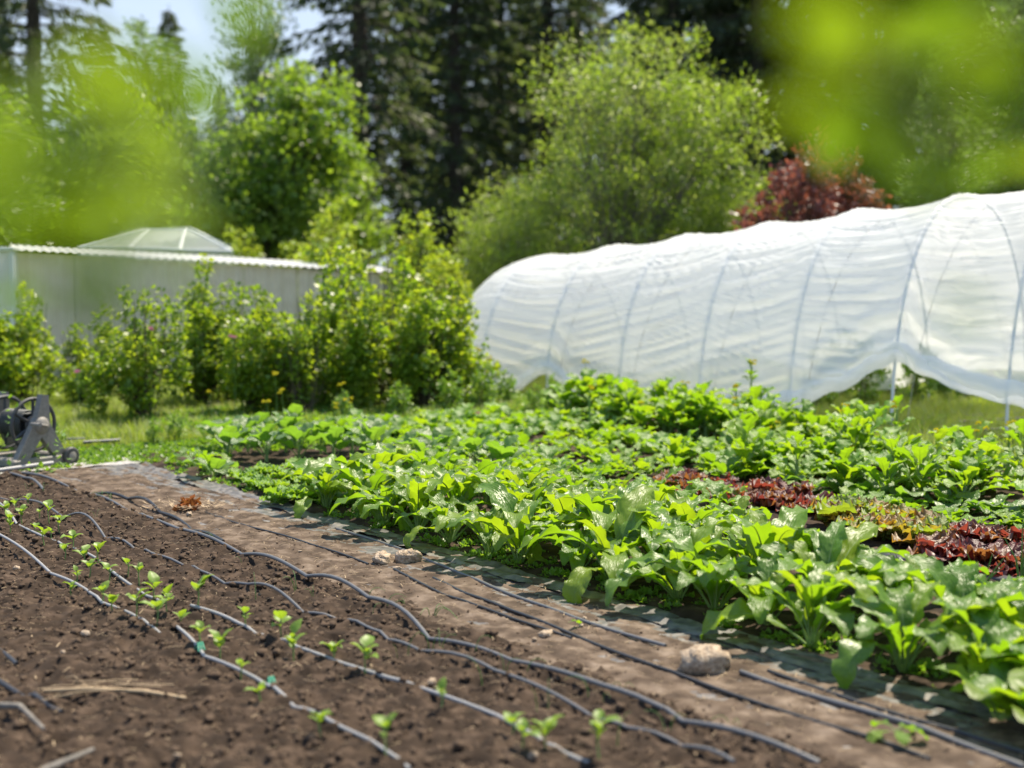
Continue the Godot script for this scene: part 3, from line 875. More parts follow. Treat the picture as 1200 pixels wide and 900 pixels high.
func build_bean_bed() -> void:
	var r := RandomNumberGenerator.new(); r.seed = 404
	# clods and crumbs
	var clod := stone_mesh(Vector3.ONE, 8, M.clod, 0.7, 6, 8)
	var places := []
	while places.size() < 26000:
		var u := r.randf_range(1.8, 10.1); var v := r.randf_range(-0.2, 3.3) if r.randf() < 0.94 else 3.2 + 0.8 * pow(r.randf(), 1.5)
		var p := bed(u, v)
		if not in_view(p): continue
		var big := pow(r.randf(), 4.0)
		var s := lerpf(0.004, 0.030, big * big) * r.randf_range(0.7, 1.3) * (0.38 if v > 3.27 else 1.0)
		p.y = (soil_h(u, v) if v < 3.27 else path_h(u, v)) + s * 0.1
		places.append(Transform3D(Basis.from_euler(Vector3(r.randf() * TAU, r.randf() * TAU, r.randf() * TAU)).scaled(Vector3(s, s * 0.75, s * 1.2)), p))
	stuff("soil_clods", clod, places, "dark crumbly clods scattered over the bean bed", "soil")
	# pale bits of straw, root and wood chip
	for kind in 2:
		var bit := Geo.new()
		tube(bit, PackedVector3Array([Vector3(-0.5, 0, 0), Vector3(-0.1, 0.06, 0.03), Vector3(0.5, 0, 0.05)]), 0.06, 0.03, 4, 0.5)
		var bm := one(bit, [M.straw, M.straw_dark][kind])
		places = []
		while places.size() < [5200, 5200][kind]:
			var u := r.randf_range(1.8, 10.3); var v := r.randf_range(-0.2, 4.0)
			var p := bed(u, v)
			if not in_view(p): continue
			var s := lerpf(0.012, 0.07, pow(r.randf(), 3.5))
			p.y = (maxf(soil_h(u, v), path_h(u, v)) if v > 3.2 else soil_h(u, v)) + 0.004
			places.append(Transform3D(Basis.from_euler(Vector3(r.randf_range(-0.3, 0.3), r.randf() * TAU, r.randf_range(-0.4, 0.4))).scaled(Vector3(s, minf(s, 0.03), minf(s, 0.03))), p))
		stuff(["straw_bits", "root_bits"][kind], bm, places, ["pale straw bits littering soil and path", "brown root and bark bits littering soil and path"][kind], "litter")
	# drip hoses
	var wv := "wavy drip hoses on the bean bed"
	dripline("drip_hose", "dark grey wavy drip hose along the bed edge by the path", [[26, 561], [95, 578], [152, 600], [208, 628], [284, 658], [360, 690], [432, 717], [503, 755], [600, 780], [707, 827], [800, 858], [960, 908]], 0.0092, M.dusty_pipe, 0.045)
	dripline("drip_hose", "thin scalloped drip hose running inside the bed's outermost hose", [[-8, 592], [30, 593], [75, 615], [124, 638], [160, 650], [184, 660], [220, 672], [264, 692], [290, 697], [356, 728], [400, 732], [455, 760], [493, 777], [580, 805], [700, 855], [735, 866], [800, 884], [860, 912]], 0.0068, M.dusty_pipe, 0.06)
	dripline("drip_hose", "pale drip hose beside the upper line of bean seedlings", [[-5, 592], [20, 622], [76, 646], [118, 668], [172, 708], [192, 714]], 0.0072, M.grey_pipe, 0.015)
	dripline("drip_hose", "long straight pale drip hose through the middle of the bean bed", [[224, 721], [300, 752], [400, 788], [490, 820], [583, 853], [640, 878], [690, 912]], 0.0078, M.grey_pipe, 0.012)
	dripline("drip_hose", "pale drip hose half sunk beside the lower bean seedlings", [[-6, 638], [60, 686], [120, 716], [188, 753]], 0.0072, M.grey_pipe, 0.012)
	dripline("drip_hose", "pale drip hose tied with green clips", [[204, 744], [240, 783], [300, 812], [345, 842], [400, 870], [480, 914]], 0.0072, M.grey_pipe, 0.012)
	dripline("drip_hose", "short dark hose end lying on bare soil by dry stalks", [[-8, 812], [30, 828], [73, 848]], 0.010, M.black_pipe, 0.008)
	dripline("drip_hose", "stub of dark hose at the bare end of the soil", [[-10, 770], [20, 788]], 0.010, M.black_pipe, 0.008)
	dripline("drip_hose", "black looping hose where bed meets path", [[108, 580], [150, 588], [188, 604], [225, 622], [262, 639]], 0.010, M.black_pipe, 0.05)
	dripline("drip_hose", "short black hose at the bed's head beside the pipes", [[8, 560], [30, 566], [52, 582]], 0.009, M.dusty_pipe, 0.03)
	for p in [[236, 776], [319, 816]]:
		var g := Geo.new()
		var q := gp(p[0], p[1]); var b := uv_of(q)
		for k in 3: tube(g, PackedVector3Array([Vector3(-0.018 + k * 0.012, 0.0, -0.02), Vector3(-0.012 + k * 0.008, 0.028, 0), Vector3(-0.018 + k * 0.012, 0.0, 0.02)]), 0.004, 0.004, 5)
		solo("hose_clip", one(g, plain(.02, .22, .14, 0.5)), "small green wire clip round the pale drip hose", "clip", q + Vector3(0, soil_h(b.x, b.y) + 0.005, 0), 0.6, "green hose clips")
	# bean seedlings
	var spots := [[26, 622], [42, 630], [60, 640], [76, 662], [116, 672], [150, 686], [84, 706], [182, 712], [232, 722], [132, 730], [184, 746], [236, 768], [288, 746], [344, 782], [306, 836], [376, 876], [428, 802], [517, 850], [612, 896], [452, 902], [702, 908], [8, 612], [34, 600], [52, 648], [98, 668], [70, 632], [18, 606], [46, 614], [86, 650], [105, 684], [128, 690], [164, 698], [196, 726], [212, 738], [120, 716], [160, 736], [258, 780], [390, 782], [330, 760], [90, 690], [12, 632], [282, 808], [600, 876], [640, 892], [58, 622]]
	for s in spots:
		var q := gp(s[0], s[1]); var b := uv_of(q)
		q.y = soil_h(b.x, b.y) - 0.005
		var t := thing("bean_seedling", "small light green bean seedling with a few heart shaped leaves", "seedling", q, rng.randf() * TAU, "bean seedlings along the drip hoses")
		var vig := rng.randf_range(0.6, 1.15)
		var h := rng.randf_range(0.06, 0.12) * vig
		var g := Geo.new()
		tube(g, PackedVector3Array([Vector3.ZERO, Vector3(0.006, h * 0.6, 0.004), Vector3(0.002, h, 0)]), 0.0035, 0.002, 5)
		part(t, "stem", one(g, M.rib))
		for k in rng.randi_range(3, 6):
			var y := h * (0.55 + 0.45 * (k / 5.0))
			var bb := Basis(Vector3.UP, k * 2.2 + rng.randf_range(-0.4, 0.4)) * Basis(Vector3.BACK, -rng.randf_range(0.0, 0.6))
			part(t, "leaf", LS.bean[rng.randi() % 6], Transform3D(bb.scaled(Vector3.ONE * rng.randf_range(0.45, 1.1) * vig), Vector3(0, y, 0)))
	# onion sprouts between the hoses
	var shoots := []
	for k in 4:
		var g := Geo.new()
		for j in 1 + k % 2:
			var a := rng.randf() * TAU
			var o := Vector3(cos(a), 0, sin(a))
			var line := PackedVector3Array()
			for i in 7:
				var s2 := i / 6.0
				line.append(o * (0.01 + 0.05 * s2 * s2 * (1.0 + k * 0.3)) + Vector3(0, 0.13 * s2 - 0.07 * s2 * s2 * s2 * (0.4 + k * 0.4), 0))
			tube(g, line, 0.0022, 0.0008, 5)
		shoots.append(one(g, M.onion))
	for k in 34:
		var u := rng.randf_range(3.0, 9.6); var v: float = [2.78, 2.96, 3.08, 3.24][k % 4] + rng.randf_range(-0.05, 0.05)
		solo("onion_sprout", shoots[k % 4], "thin bent green onion sprout between the wavy hoses", "sprout", bed(u, v, soil_h(u, v)), rng.randf() * TAU, "onion sprouts in the bean bed").scale = Vector3.ONE * rng.randf_range(0.6, 1.2)
	# dry stalks
	var st := thing("dry_stalk", "bundle of pale dry stalks lying across the dark soil", "stalk", Vector3.ZERO)
	for k in 9:
		var g := Geo.new()
		var a := gp(40 + rng.randf_range(-25, 60), 824 + rng.randf_range(-14, 16)); var c := gp(218 - k * 14, 813 + rng.randf_range(-4, 14))
		var ab := uv_of(a); var cb := uv_of(c)
		a.y = soil_h(ab.x, ab.y) + 0.006; c.y = soil_h(cb.x, cb.y) + 0.008
		var big := 0.008 if k == 0 else 0.0024
		tube(g, PackedVector3Array([a, a.lerp(c, 0.3) + Vector3(0, 0.012, rng.randf_range(-0.02, 0.02)), a.lerp(c, 0.7) + Vector3(0, 0.014, rng.randf_range(-0.02, 0.02)), c]), big, big * 0.8, 6)
		part(st, "straw", one(g, M.straw))
	for s in [[[-5, 735], [12, 880], "pale weathered stick leaning at the soil's bare corner"], [[0, 850], [70, 905], "grey brown twig lying at the bed's bare corner"]]:
		var g := Geo.new()
		var a := gp(s[0][0], s[0][1] + 110.0); var c := gp(s[1][0] + 40.0, s[1][1])
		a.y = 0.05; c.y = 0.07
		tube(g, PackedVector3Array([a, a.lerp(c, 0.4) + Vector3(0.02, 0.03, 0), c]), 0.014, 0.006, 7)
		solo("stick", one(g, M.bark_pale), s[2], "stick")
	# stones in the soil
	var small := [stone_mesh(Vector3(.05, .035, .04), 51, M.rock), stone_mesh(Vector3(.06, .03, .035), 52, M.rock)]
	for k in 26:
		var u := rng.randf_range(3.2, 9.0); var v := rng.randf_range(0.8, 3.9)
		solo("pebble", small[k % 2], "small pale pebble lying on the brown soil", "pebble", bed(u, v, (soil_h(u, v) if v < 3.25 else path_h(u, v)) + 0.006), rng.randf() * TAU, "pebbles on the soil").scale = Vector3.ONE * rng.randf_range(0.35, 0.8)

# ---------------------------------------------------------------- path: ground cloth, hoses, stones
func cloth(u0: float, u1: float, v0: float, v1: float, y: float, wob: float, sd: float) -> ArrayMesh:
	var g := Geo.new()
	var pts := PackedVector3Array()
	var nu := int((u1 - u0) / 0.04); var nv := maxi(6, int((v1 - v0) / 0.03))
	for a in nu + 1:
		for b in nv + 1:
			var u := lerpf(u0, u1, float(a) / nu); var f := float(b) / nv
			var v := lerpf(v0, v1, f) + 0.03 * noise.get_noise_2d(u * 1.1, sd)
			var ripple := wob * absf(noise_b.get_noise_2d(u * 1.3 + sd, v * 16.0)) + wob * 0.5 * noise.get_noise_2d(u * 7.0, v * 22.0 + sd)
			pts.append(bed(u, v, y + ripple))
	g.grid(pts, nv + 1)
	if (g.v[g.i[2]] - g.v[g.i[0]]).cross(g.v[g.i[1]] - g.v[g.i[0]]).y < 0.0: g.i.reverse()
	return one(g, M.fabric)

func build_path_things() -> void:
	solo("ground_cloth", cloth(1.3, 10.3, 3.36, 4.06, 0.003, 0.006, 3.0), "grey weed cloth half buried under dirt along the path", "cloth")
	solo("ground_cloth", cloth(1.3, 10.2, 3.97, 4.13, 0.004, 0.026, 9.0), "rumpled grey plastic strip along the foot of the greens", "cloth")
	var g := Geo.new()
	var pts := PackedVector3Array()
	for a in 40:
		for b in 9:
			var v := lerpf(2.9, 4.35, a / 39.0); var u := lerpf(10.22, 10.62, b / 8.0) + 0.05 * noise.get_noise_2d(v * 2.0, 4.0)
			pts.append(bed(u, v, 0.012 + 0.012 * noise.get_noise_2d(u * 3.0, v * 3.0)))
	g.grid(pts, 9)
	if (g.v[g.i[2]] - g.v[g.i[0]]).cross(g.v[g.i[1]] - g.v[g.i[0]]).y < 0.0: g.i.reverse()
	solo("ground_cloth", one(g, M.concrete), "pale grey cloth strip across the head of the bean bed", "cloth")
	dripline("path_hose", "thin black hose along the trodden path", [[240, 601], [300, 622], [365, 642], [432, 664]], 0.005, M.black_pipe, 0.0)
	dripline("path_hose", "black hose on the path beside the grey cloth patch", [[462, 672], [520, 700], [600, 730], [670, 752]], 0.006, M.black_pipe, 0.0)
	dripline("path_hose", "thin black hose curving over the path by the rock", [[508, 680], [545, 698], [600, 720], [660, 742], [790, 795], [900, 832], [1010, 868], [1090, 895]], 0.007, M.black_pipe, 0.0)
	dripline("path_hose", "black pipe tight against the foot of the greens", [[395, 622], [480, 648], [560, 682], [640, 714], [780, 762]], 0.008, M.dusty_pipe, 0.0)
	dripline("path_hose", "black pipe edging the bed beyond the rock", [[868, 792], [960, 822], [1080, 862], [1200, 902]], 0.010, M.dusty_pipe, 0.0)
	dripline("path_hose", "second black pipe beside the bed's edge pipe", [[900, 790], [1000, 825], [1120, 862], [1230, 896]], 0.008, M.black_pipe, 0.0)
	# edging of the lettuce bed
	for s in [["black plastic edging board before the red lettuces", 5.82, 0.045], ["lower black edging pipe before the red lettuces", 5.70, 0.014]]:
		var eg := Geo.new()
		var line := PackedVector3Array()
		for k in 40:
			var u := lerpf(2.6, 6.2, k / 39.0) + 0.02 * sin(k * 2.3)
			line.append(bed(u, s[1] + 0.02 * noise.get_noise_1d(u * 3.0), 0.022 + 0.022 * noise.get_noise_1d(u * 4.0 + 9.0)))
		tube(eg, line, s[2], s[2], 10, 0.45)
		solo("bed_edging", one(eg, M.black_pipe), s[0], "edging")
	# rocks
	var rr := [[448, 660, .14, .06, .085, "flat tan stone lying on grey cloth beside another", 61], [478, 660, .13, .08, .07, "pale broken tan stone leaning on its neighbour", 62], [826, 788, .20, .13, .13, "rough brownish rock at the edge of the greens", 63], [640, 748, .07, .03, .05, "small flat tan stone on the bare path", 64], [222, 606, .05, .03, .03, "little stone under the rusty clump", 65]]
	for s in rr:
		var q := gp(s[0], s[1]); q.y = 0.012 + s[3] * 0.18
		solo("stone", stone_mesh(Vector3(s[2], s[3], s[4]), s[6], M.rock, 0.45, 11, 16), s[5], "stone", q, rng.randf() * 2.0)
	# rusty dried clump with pale straw
	var rust := leafy(.36, .115, .03, .8, .35, .08, .2, 0.8, 0.3)
	var cg := Geo.new(); var sg := Geo.new()
	for k in 90:
		var d := rand_dir(rng); d.y = absf(d.y)
		var p := Vector3(d.x * 0.07, d.y * 0.055, d.z * 0.05) * pow(rng.randf(), 0.4)
		cg.leaf(p, rand_dir(rng) * 0.045, rand_dir(rng) * 0.018, 0.004)
	for k in 150:
		var a := rng.randf() * TAU; var rad := 0.26 * pow(rng.randf(), 0.6)
		var p := Vector3(cos(a) * rad, 0.006 + rng.randf() * 0.018, sin(a) * rad * 0.6)
		var d := Vector3(rng.randf_range(-1, 1), 0.12, rng.randf_range(-1, 1)).normalized()
		sg.leaf(p, d * rng.randf_range(0.03, 0.08), d.cross(Vector3.UP) * 0.004)
	var cq := gp(222, 600); cq.y = 0.025
	var ct := thing("dried_clump", "rusty orange dried plant clump on pale straw by the path", "plant litter", cq)
	part(ct, "dead_leaves", one(cg, rust)); part(ct, "straw", one(sg, M.straw))
	# cut greens lying on the path
	for s in [[666, 742, 0.30, "single torn green leaf fallen on the path"], [1050, 872, 0.42, "small pulled green weed lying on black pipe"]]:
		var q := gp(s[0], s[1]); q.y = 0.045
		var t := thing("fallen_leaf", s[3], "leaf", q, 0.8)
		for k in (1 if s[0] < 800 else 5):
			part(t, "leaf", LS.mustard[k], Transform3D((Basis(Vector3.UP, k * 1.3) * Basis(Vector3.BACK, -1.0)).scaled(Vector3.ONE * s[2]), Vector3.ZERO))
	# pipes stacked at the head of the bed
	var k := 0
	for s in [[[-20, 556], [64, 546], .014, 0], [[-20, 549], [66, 543], .012, 1], [[-20, 563], [62, 551], .016, 2], [[-20, 552], [50, 549], .012, 1]]:
		var pg := Geo.new()
		var a := gp(s[0][0], s[0][1]); var b := gp(s[1][0], s[1][1])
		a.y = 0.03 + 0.012 * k; b.y = 0.03 + 0.012 * k
		tube(pg, PackedVector3Array([a, b]), s[2], s[2], 10)
		solo("pipe", one(pg, [M.black_pipe, M.dusty_pipe, M.grey_pipe][s[3]]), ["black pipe lying lowest before the hose reel", "slim dark grey pipe stacked before the hose reel", "pale grey pipe lying nearest to the drip hoses", "short grey pipe topmost in the stack before the reel"][k], "pipe")
		k += 1
	for s in [[[98, 527], [140, 524], .014, "dark pipe lying in grass beside the hose reel"], [[76, 523], [100, 522], .010, "thin grey rod lying in grass behind the reel's wheel"]]:
		var pg := Geo.new()
		var a := gp(s[0][0], s[0][1]); var b := gp(s[1][0], s[1][1])
		a.y = 0.06; b.y = 0.06
		tube(pg, PackedVector3Array([a, b]), s[2], s[2], 10)
		solo("pipe", one(pg, M.dusty_pipe), s[3], "pipe")
	# hollow concrete block in the weeds
	var bt := thing("concrete_block", "pale hollow concrete block lying in the weeds behind the kale", "block", gp(448, 503), 0.5)
	bt.scale = Vector3(0.72, 0.62, 0.72)
	var bg := Geo.new()
	var pale: Material = M.concrete
	for w in [[Vector3(0, 0.10, 0.085), Vector3(0.39, 0.19, 0.035)], [Vector3(0, 0.10, -0.085), Vector3(0.39, 0.19, 0.035)]]:
		box(bg, Transform3D(Basis(), w[0]), w[1], 0.006)
	for x in [-0.178, 0.0, 0.178]:
		box(bg, Transform3D(Basis(), Vector3(x, 0.10, 0)), Vector3(0.034, 0.186, 0.138), 0.004)
	part(bt, "shell", one(bg, pale))
	# black pipes by the tunnel's far bed
	for s in [[[1120, 502], [1230, 497], .022, "black pipe lying on soil beside the tunnel"], [[1125, 512], [1235, 509], .018, "second black pipe lying on soil beside the tunnel"], [[1130, 494], [1225, 489], .016, "thin black pipe just under the tunnel's hem"]]:
		var pg := Geo.new()
		var a := gp(s[0][0], s[0][1]); var b := gp(s[1][0], s[1][1])
		a.y = 0.05; b.y = 0.06
		tube(pg, PackedVector3Array([a, a.lerp(b, 0.5) + Vector3(0, 0.01, 0.06), b]), s[2], s[2], 8)
		solo("pipe", one(pg, M.black_pipe), s[3], "pipe")

# ---------------------------------------------------------------- crops
func build_crops() -> void:
	# turnip greens in four lines
	var lines := [[4.24, 2.95, 7.7, .33, 13, 1.06], [4.62, 3.0, 7.9, .33, 13, 1.1], [5.0, 3.1, 8.0, .33, 13, .92], [5.34, 5.2, 8.1, .33, 12, .78]]
	for li in lines.size():
		var l = lines[li]
		var u: float = l[1]
		while u < l[2]:
			var q := bed(u + rng.randf_range(-0.07, 0.07), l[0] + rng.randf_range(-0.07, 0.07), 0.015)
			var lab: String = "turnip plant with arching toothed leaves beside the grey cloth" if li == 0 else "turnip plant with toothed leaves inside the dense green row"
			var grp: String = "turnips at the row's edge" if li == 0 else "turnips inside the row"
			rosette("turnip_plant", lab, "plant", grp, q, (LS.turnip + LS.turnip_droop) if li == 0 else LS.turnip, l[4], l[5] * rng.randf_range(0.8, 1.1) * (0.85 if li == 2 and u < 5.0 else 1.0))
			u += l[3]
	# big drooping leaves at the far end and middle of the row's edge
	for s in [[250, 560, .95], [236, 548, .8], [410, 592, 1.0], [436, 590, 1.0], [470, 604, 1.05]]:
		rosette("collard_plant", "blue green collard with broad drooping leaves at the row's far edge", "plant", "collards at the row's far edge", gp(s[0], s[1]), LS.collard + LS.turnip_droop, 8, s[2])
	# pale lettuces
	for s in [[300, 574], [322, 580], [345, 586], [366, 592], [312, 562], [340, 568], [365, 574], [390, 580], [286, 566], [410, 570], [350, 556], [384, 562], [330, 592]]:
		rosette("lettuce", "pale green frilly lettuce beside the kale", "lettuce", "pale lettuces beside the kale", gp(s[0], s[1]), LS.lettuce, 11, rng.randf_range(0.75, 1.0))
	# kale on stems
	for s in [[268, 540], [290, 534], [312, 545], [335, 533], [352, 542], [376, 536], [392, 546], [412, 540], [260, 528], [300, 524], [425, 532], [345, 524], [436, 548], [450, 560], [476, 556], [500, 562], [530, 566], [556, 556], [590, 560], [515, 546]]:
		rosette("kale_plant", "upright blue green kale with broad round leaves on a stem", "plant", "kale plants at the row's far end", gp(s[0], s[1]), LS.kale, 8, rng.randf_range(0.8, 1.05), rng.randf_range(0.10, 0.20), 0.25)
	# low greens that fill the far side
	for k in 210:
		var u := rng.randf_range(6.6, 11.2); var v := rng.randf_range(5.75, 8.1)
		if u < 7.3 and v < 6.9: v = rng.randf_range(7.0, 8.0)
		rosette("salad_green", "low light green salad plant in the patch behind the kale", "plant", "salad greens behind the kale", bed(u, v), LS.small_green + LS.mustard.slice(0, 4), 8, rng.randf_range(0.85, 1.25))
	for k in 34:
		var u := rng.randf_range(6.1, 8.0); var v := rng.randf_range(5.55, 6.25)
		rosette("salad_green", "low light green salad plant in the patch behind the kale", "plant", "salad greens behind the kale", bed(u, v), LS.small_green + LS.mustard.slice(0, 4), 8, rng.randf_range(0.8, 1.15))
	for k in 26:
		var u := rng.randf_range(3.6, 6.4); var v := rng.randf_range(6.75, 7.15)
		rosette("spinach_plant", "small dark green spinach plant between red lettuces and cabbages", "plant", "spinach between the lettuces and cabbages", bed(u, v), LS.small_green, 8, rng.randf_range(0.8, 1.2))
	# radish with big round leaves at the picture's corner
	for s in [[1172, 846, .95], [1225, 868, 1.0], [1215, 815, 1.05], [1165, 815, .8], [1255, 835, 1.05]]:
		rosette("radish_plant", "large leaved plant with smooth rounded leaves at the bed's end", "plant", "round leaved plants at the bed's end", gp(s[0], s[1]), LS.radish, 12, s[2])
	# lettuce bed
	for s in [[790, 580], [822, 584], [850, 588], [880, 594], [905, 598], [936, 604], [962, 604], [840, 572], [895, 582], [925, 588], [800, 570]]:
		rosette("red_lettuce", "dark red frilly lettuce in the far red patch", "lettuce", "far patch of red lettuces", gp(s[0], s[1]), LS.red_lettuce, 14, rng.randf_range(1.05, 1.4), 0.0, 0.5)
	for s in [[1108, 660], [1140, 668], [1172, 674], [1205, 676], [1135, 642], [1165, 648], [1198, 652]]:
		rosette("red_lettuce", "bright rusty red lettuce next to the black edging", "lettuce", "red lettuces by the black edging", gp(s[0], s[1]), LS.red_lettuce, 14, rng.randf_range(1.15, 1.5), 0.0, 0.5)
	for s in [[980, 622], [1005, 630], [1030, 638], [1055, 640], [1080, 646], [1015, 614], [1045, 622], [1075, 630], [990, 612]]:
		rosette("amber_lettuce", "yellowish bronze frilly lettuce between the red lettuces", "lettuce", "bronze lettuces between the red ones", gp(s[0], s[1]), LS.amber_lettuce, 13, rng.randf_range(1.0, 1.3))
	for s in [[985, 582], [960, 576], [1020, 586], [1130, 604], [1160, 606], [1110, 598], [1190, 612], [852, 558], [1060, 592]]:
		rosette("cabbage_plant", "grey green cabbage plant with broad flat leaves behind red lettuces", "plant", "cabbages behind the red lettuces", gp(s[0], s[1]), LS.collard, 8, rng.randf_range(0.8, 1.0), 0.0, 0.5)
	for s in [[870, 552], [900, 556], [930, 560], [830, 548], [1040, 572], [1075, 580], [1100, 576], [800, 545], [890, 545], [960, 562]]:
		rosette("pale_lettuce", "pale grey green lettuce lying behind the dark red patch", "lettuce", "pale lettuces behind the red patch", gp(s[0], s[1]), LS.lettuce, 9, rng.randf_range(0.7, 0.95))
	# mustard gone to flower: far row before the tunnel, and the patch to its side
	var rows := []
	for k in 56:
		rows.append([rng.randf_range(7.9, 10.5), rng.randf_range(8.2, 9.0), 0])
	for k in 74:
		rows.append([rng.randf_range(4.2, 7.9), rng.randf_range(7.2, 8.8), 1])
	for s in rows:
		var n: int = 10
		var tall := rng.randf_range(0.12, 0.34) if s[2] == 0 or rng.randf() < 0.5 else rng.randf_range(0.06, 0.16)
		var t := rosette("mustard_plant", ["leafy green mustard in the row before the white tunnel", "leafy green mustard in the patch beside the black pipes"][s[2]], "plant", ["mustard row before the tunnel", "mustard patch by the black pipes"][s[2]], bed(s[0], s[1]), LS.mustard, n, rng.randf_range(0.95, 1.4), tall, 0.5)
		if rng.randf() < 0.07:
			for j in 3:
				var g := Geo.new()
				flower_head(g, Vector3(rng.randf_range(-0.04, 0.04), tall + rng.randf_range(0.12, 0.2), rng.randf_range(-0.04, 0.04)), 0.018, 14)
				part(t, "flower", one(g, M.yellow))
	for s in [[880, 505, .58, 16], [690, 512, .40, 10], [1050, 545, .42, 12], [1182, 560, .34, 12], [862, 512, .42, 12], [1000, 552, .3, 10]]:
		var t := rosette("bolting_mustard", "tall mustard shoot standing above the row before the tunnel", "plant", "tall mustard shoots", gp(s[0], s[1]), LS.small_green + LS.mustard.slice(0, 3), s[3], 0.85, s[2], 0.5)
		for j in 3:
			var g := Geo.new()
			flower_head(g, Vector3(rng.randf_range(-0.03, 0.03), s[2] + rng.randf_range(0.0, 0.05), rng.randf_range(-0.03, 0.03)), 0.02, 16)
			part(t, "flower", one(g, M.yellow))
	# onion leaves by the edging
	for s in [[1196, 700, .34], [1150, 706, .22], [1068, 700, .2]]:
		var t := thing("onion_plant", "upright onion with tubular leaves beside the black edging", "plant", gp(s[0], s[1]), 0.0, "onions beside the edging")
		for k in 7:
			var a := rng.randf() * TAU
			var o := Vector3(cos(a), 0, sin(a)) * rng.randf_range(0.03, 0.14)
			var g := Geo.new()
			tube(g, PackedVector3Array([Vector3.ZERO, o * 0.3 + Vector3(0, s[2] * 0.5, 0), o + Vector3(0, s[2] * rng.randf_range(0.75, 1.1), 0)]), 0.007, 0.0015, 6)
			part(t, "leaf", one(g, M.onion))

# ---------------------------------------------------------------- hose reel
func build_reel() -> void:
	var base := gp(24, 546)
	var t := thing("hose_reel", "weathered grey hose reel cart with dark wheel overgrown by weeds", "hose reel", base, deg_to_rad(-33))
	t.scale = Vector3.ONE * 0.80
	# local x is the axle
	var axle := 0.40
	for sx in [-1.0, 1.0]:
		var g := Geo.new()
		var ring := PackedVector3Array()
		for k in 41:
			var a := TAU * k / 40.0
			ring.append(Vector3(sx * 0.20, axle + cos(a) * 0.24, sin(a) * 0.24))
		tube(g, ring, 0.018, 0.018, 8)
		for k in 6:
			var a := TAU * k / 6.0
			tube(g, PackedVector3Array([Vector3(sx * 0.20, axle, 0), Vector3(sx * 0.20, axle + cos(a) * 0.23, sin(a) * 0.23)]), 0.022, 0.014, 6)
		lathe(g, Transform3D(Basis(), Vector3(sx * 0.20, axle, 0)), [[0.001, -0.02], [0.08, -0.02], [0.09, 0.0], [0.08, 0.02], [0.001, 0.02]])
		part(t, "reel_disc", one(g, M.reel_dark))
		# moulded side frame: an upright that splits into two legs, with a rounded boss
		var f := Geo.new()
		var x: float = sx * 0.285
		var leg := func(a: Vector3, b: Vector3, w0: float, w1: float) -> void:
			var d: Vector3 = (b - a).normalized(); var s := Vector3(0, -d.z, d.y)
			var th := Vector3(0.035, 0, 0)
			var c := (a + b) * 0.5
			var P := [a + s * w0 + th, a - s * w0 + th, b - s * w1 + th, b + s * w1 + th]
			var Q := []
			for p in P: Q.append(p - th * 2.0)
			f.poly(P, c); f.poly(Q, c)
			for k in 4: f.poly([P[k], P[(k + 1) % 4], Q[(k + 1) % 4], Q[k]], c)
		leg.call(Vector3(x, axle + 0.02, 0), Vector3(x, 0.07, 0.24), 0.075, 0.055)
		leg.call(Vector3(x - 0.002, axle + 0.02, 0), Vector3(x - 0.002, 0.07, -0.24), 0.078, 0.055)
		leg.call(Vector3(x + 0.002, axle - 0.02, -0.01), Vector3(x + 0.002, axle + 0.28, -0.05), 0.085, 0.035)
		box(f, Transform3D(Basis(), Vector3(x + 0.004, 0.065, 0)), Vector3(0.078, 0.09, 0.66), 0.015)
		lathe(f, Transform3D(Basis(), Vector3(x, axle, 0)), [[0.001, 0.075], [0.06, 0.07], [0.085, 0.03], [0.088, -0.04]], 20)
		part(t, "side_frame", one(f, M.reel))
		var w := Geo.new()
		lathe(w, Transform3D(Basis(), Vector3(sx * 0.345, 0.085, -0.30)), [[0.001, -0.03], [0.07, -0.03], [0.085, -0.02], [0.087, 0.0], [0.085, 0.02], [0.07, 0.03], [0.05, 0.022], [0.02, 0.034], [0.001, 0.034]])
		var wm := part(t, "wheel", one(w, M.reel_dark))
		var hub := Geo.new()
		lathe(hub, Transform3D(Basis(), Vector3(sx * 0.345, 0.085, -0.30)), [[0.045, sx * 0.030], [0.03, sx * 0.036], [0.001, sx * 0.038]], 14)
		part(wm, "hub", one(hub, M.reel))
	var tr := Geo.new()
	box(tr, Transform3D(Basis(), Vector3(0, 0.075, 0.27)), Vector3(0.50, 0.09, 0.12), 0.015)
	box(tr, Transform3D(Basis(), Vector3(0, 0.075, -0.27)), Vector3(0.50, 0.07, 0.08), 0.015)
	part(t, "tray", one(tr, M.reel))
	var hg := Geo.new()
	var coil := PackedVector3Array()
	for k in 400:
		var a := TAU * k / 22.0
		var lay := k / 200
		var s := fmod(k, 200) / 200.0
		coil.append(Vector3(lerpf(-0.15, 0.15, s if lay == 0 else 1.0 - s), axle + cos(a) * (0.10 + lay * 0.022), sin(a) * (0.10 + lay * 0.022)))
	tube(hg, coil, 0.013, 0.013, 6)
	part(t, "hose_coil", one(hg, M.hose))
	var cr := Geo.new()
	tube(cr, PackedVector3Array([Vector3(0.34, axle, 0), Vector3(0.39, axle, 0), Vector3(0.40, axle + 0.02, 0.09), Vector3(0.40, axle + 0.03, 0.16)]), 0.016, 0.013, 8)
	tube(cr, PackedVector3Array([Vector3(0.38, axle + 0.03, 0.16), Vector3(0.50, axle + 0.03, 0.16)]), 0.017, 0.02, 10)
	part(t, "crank_handle", one(cr, M.reel))

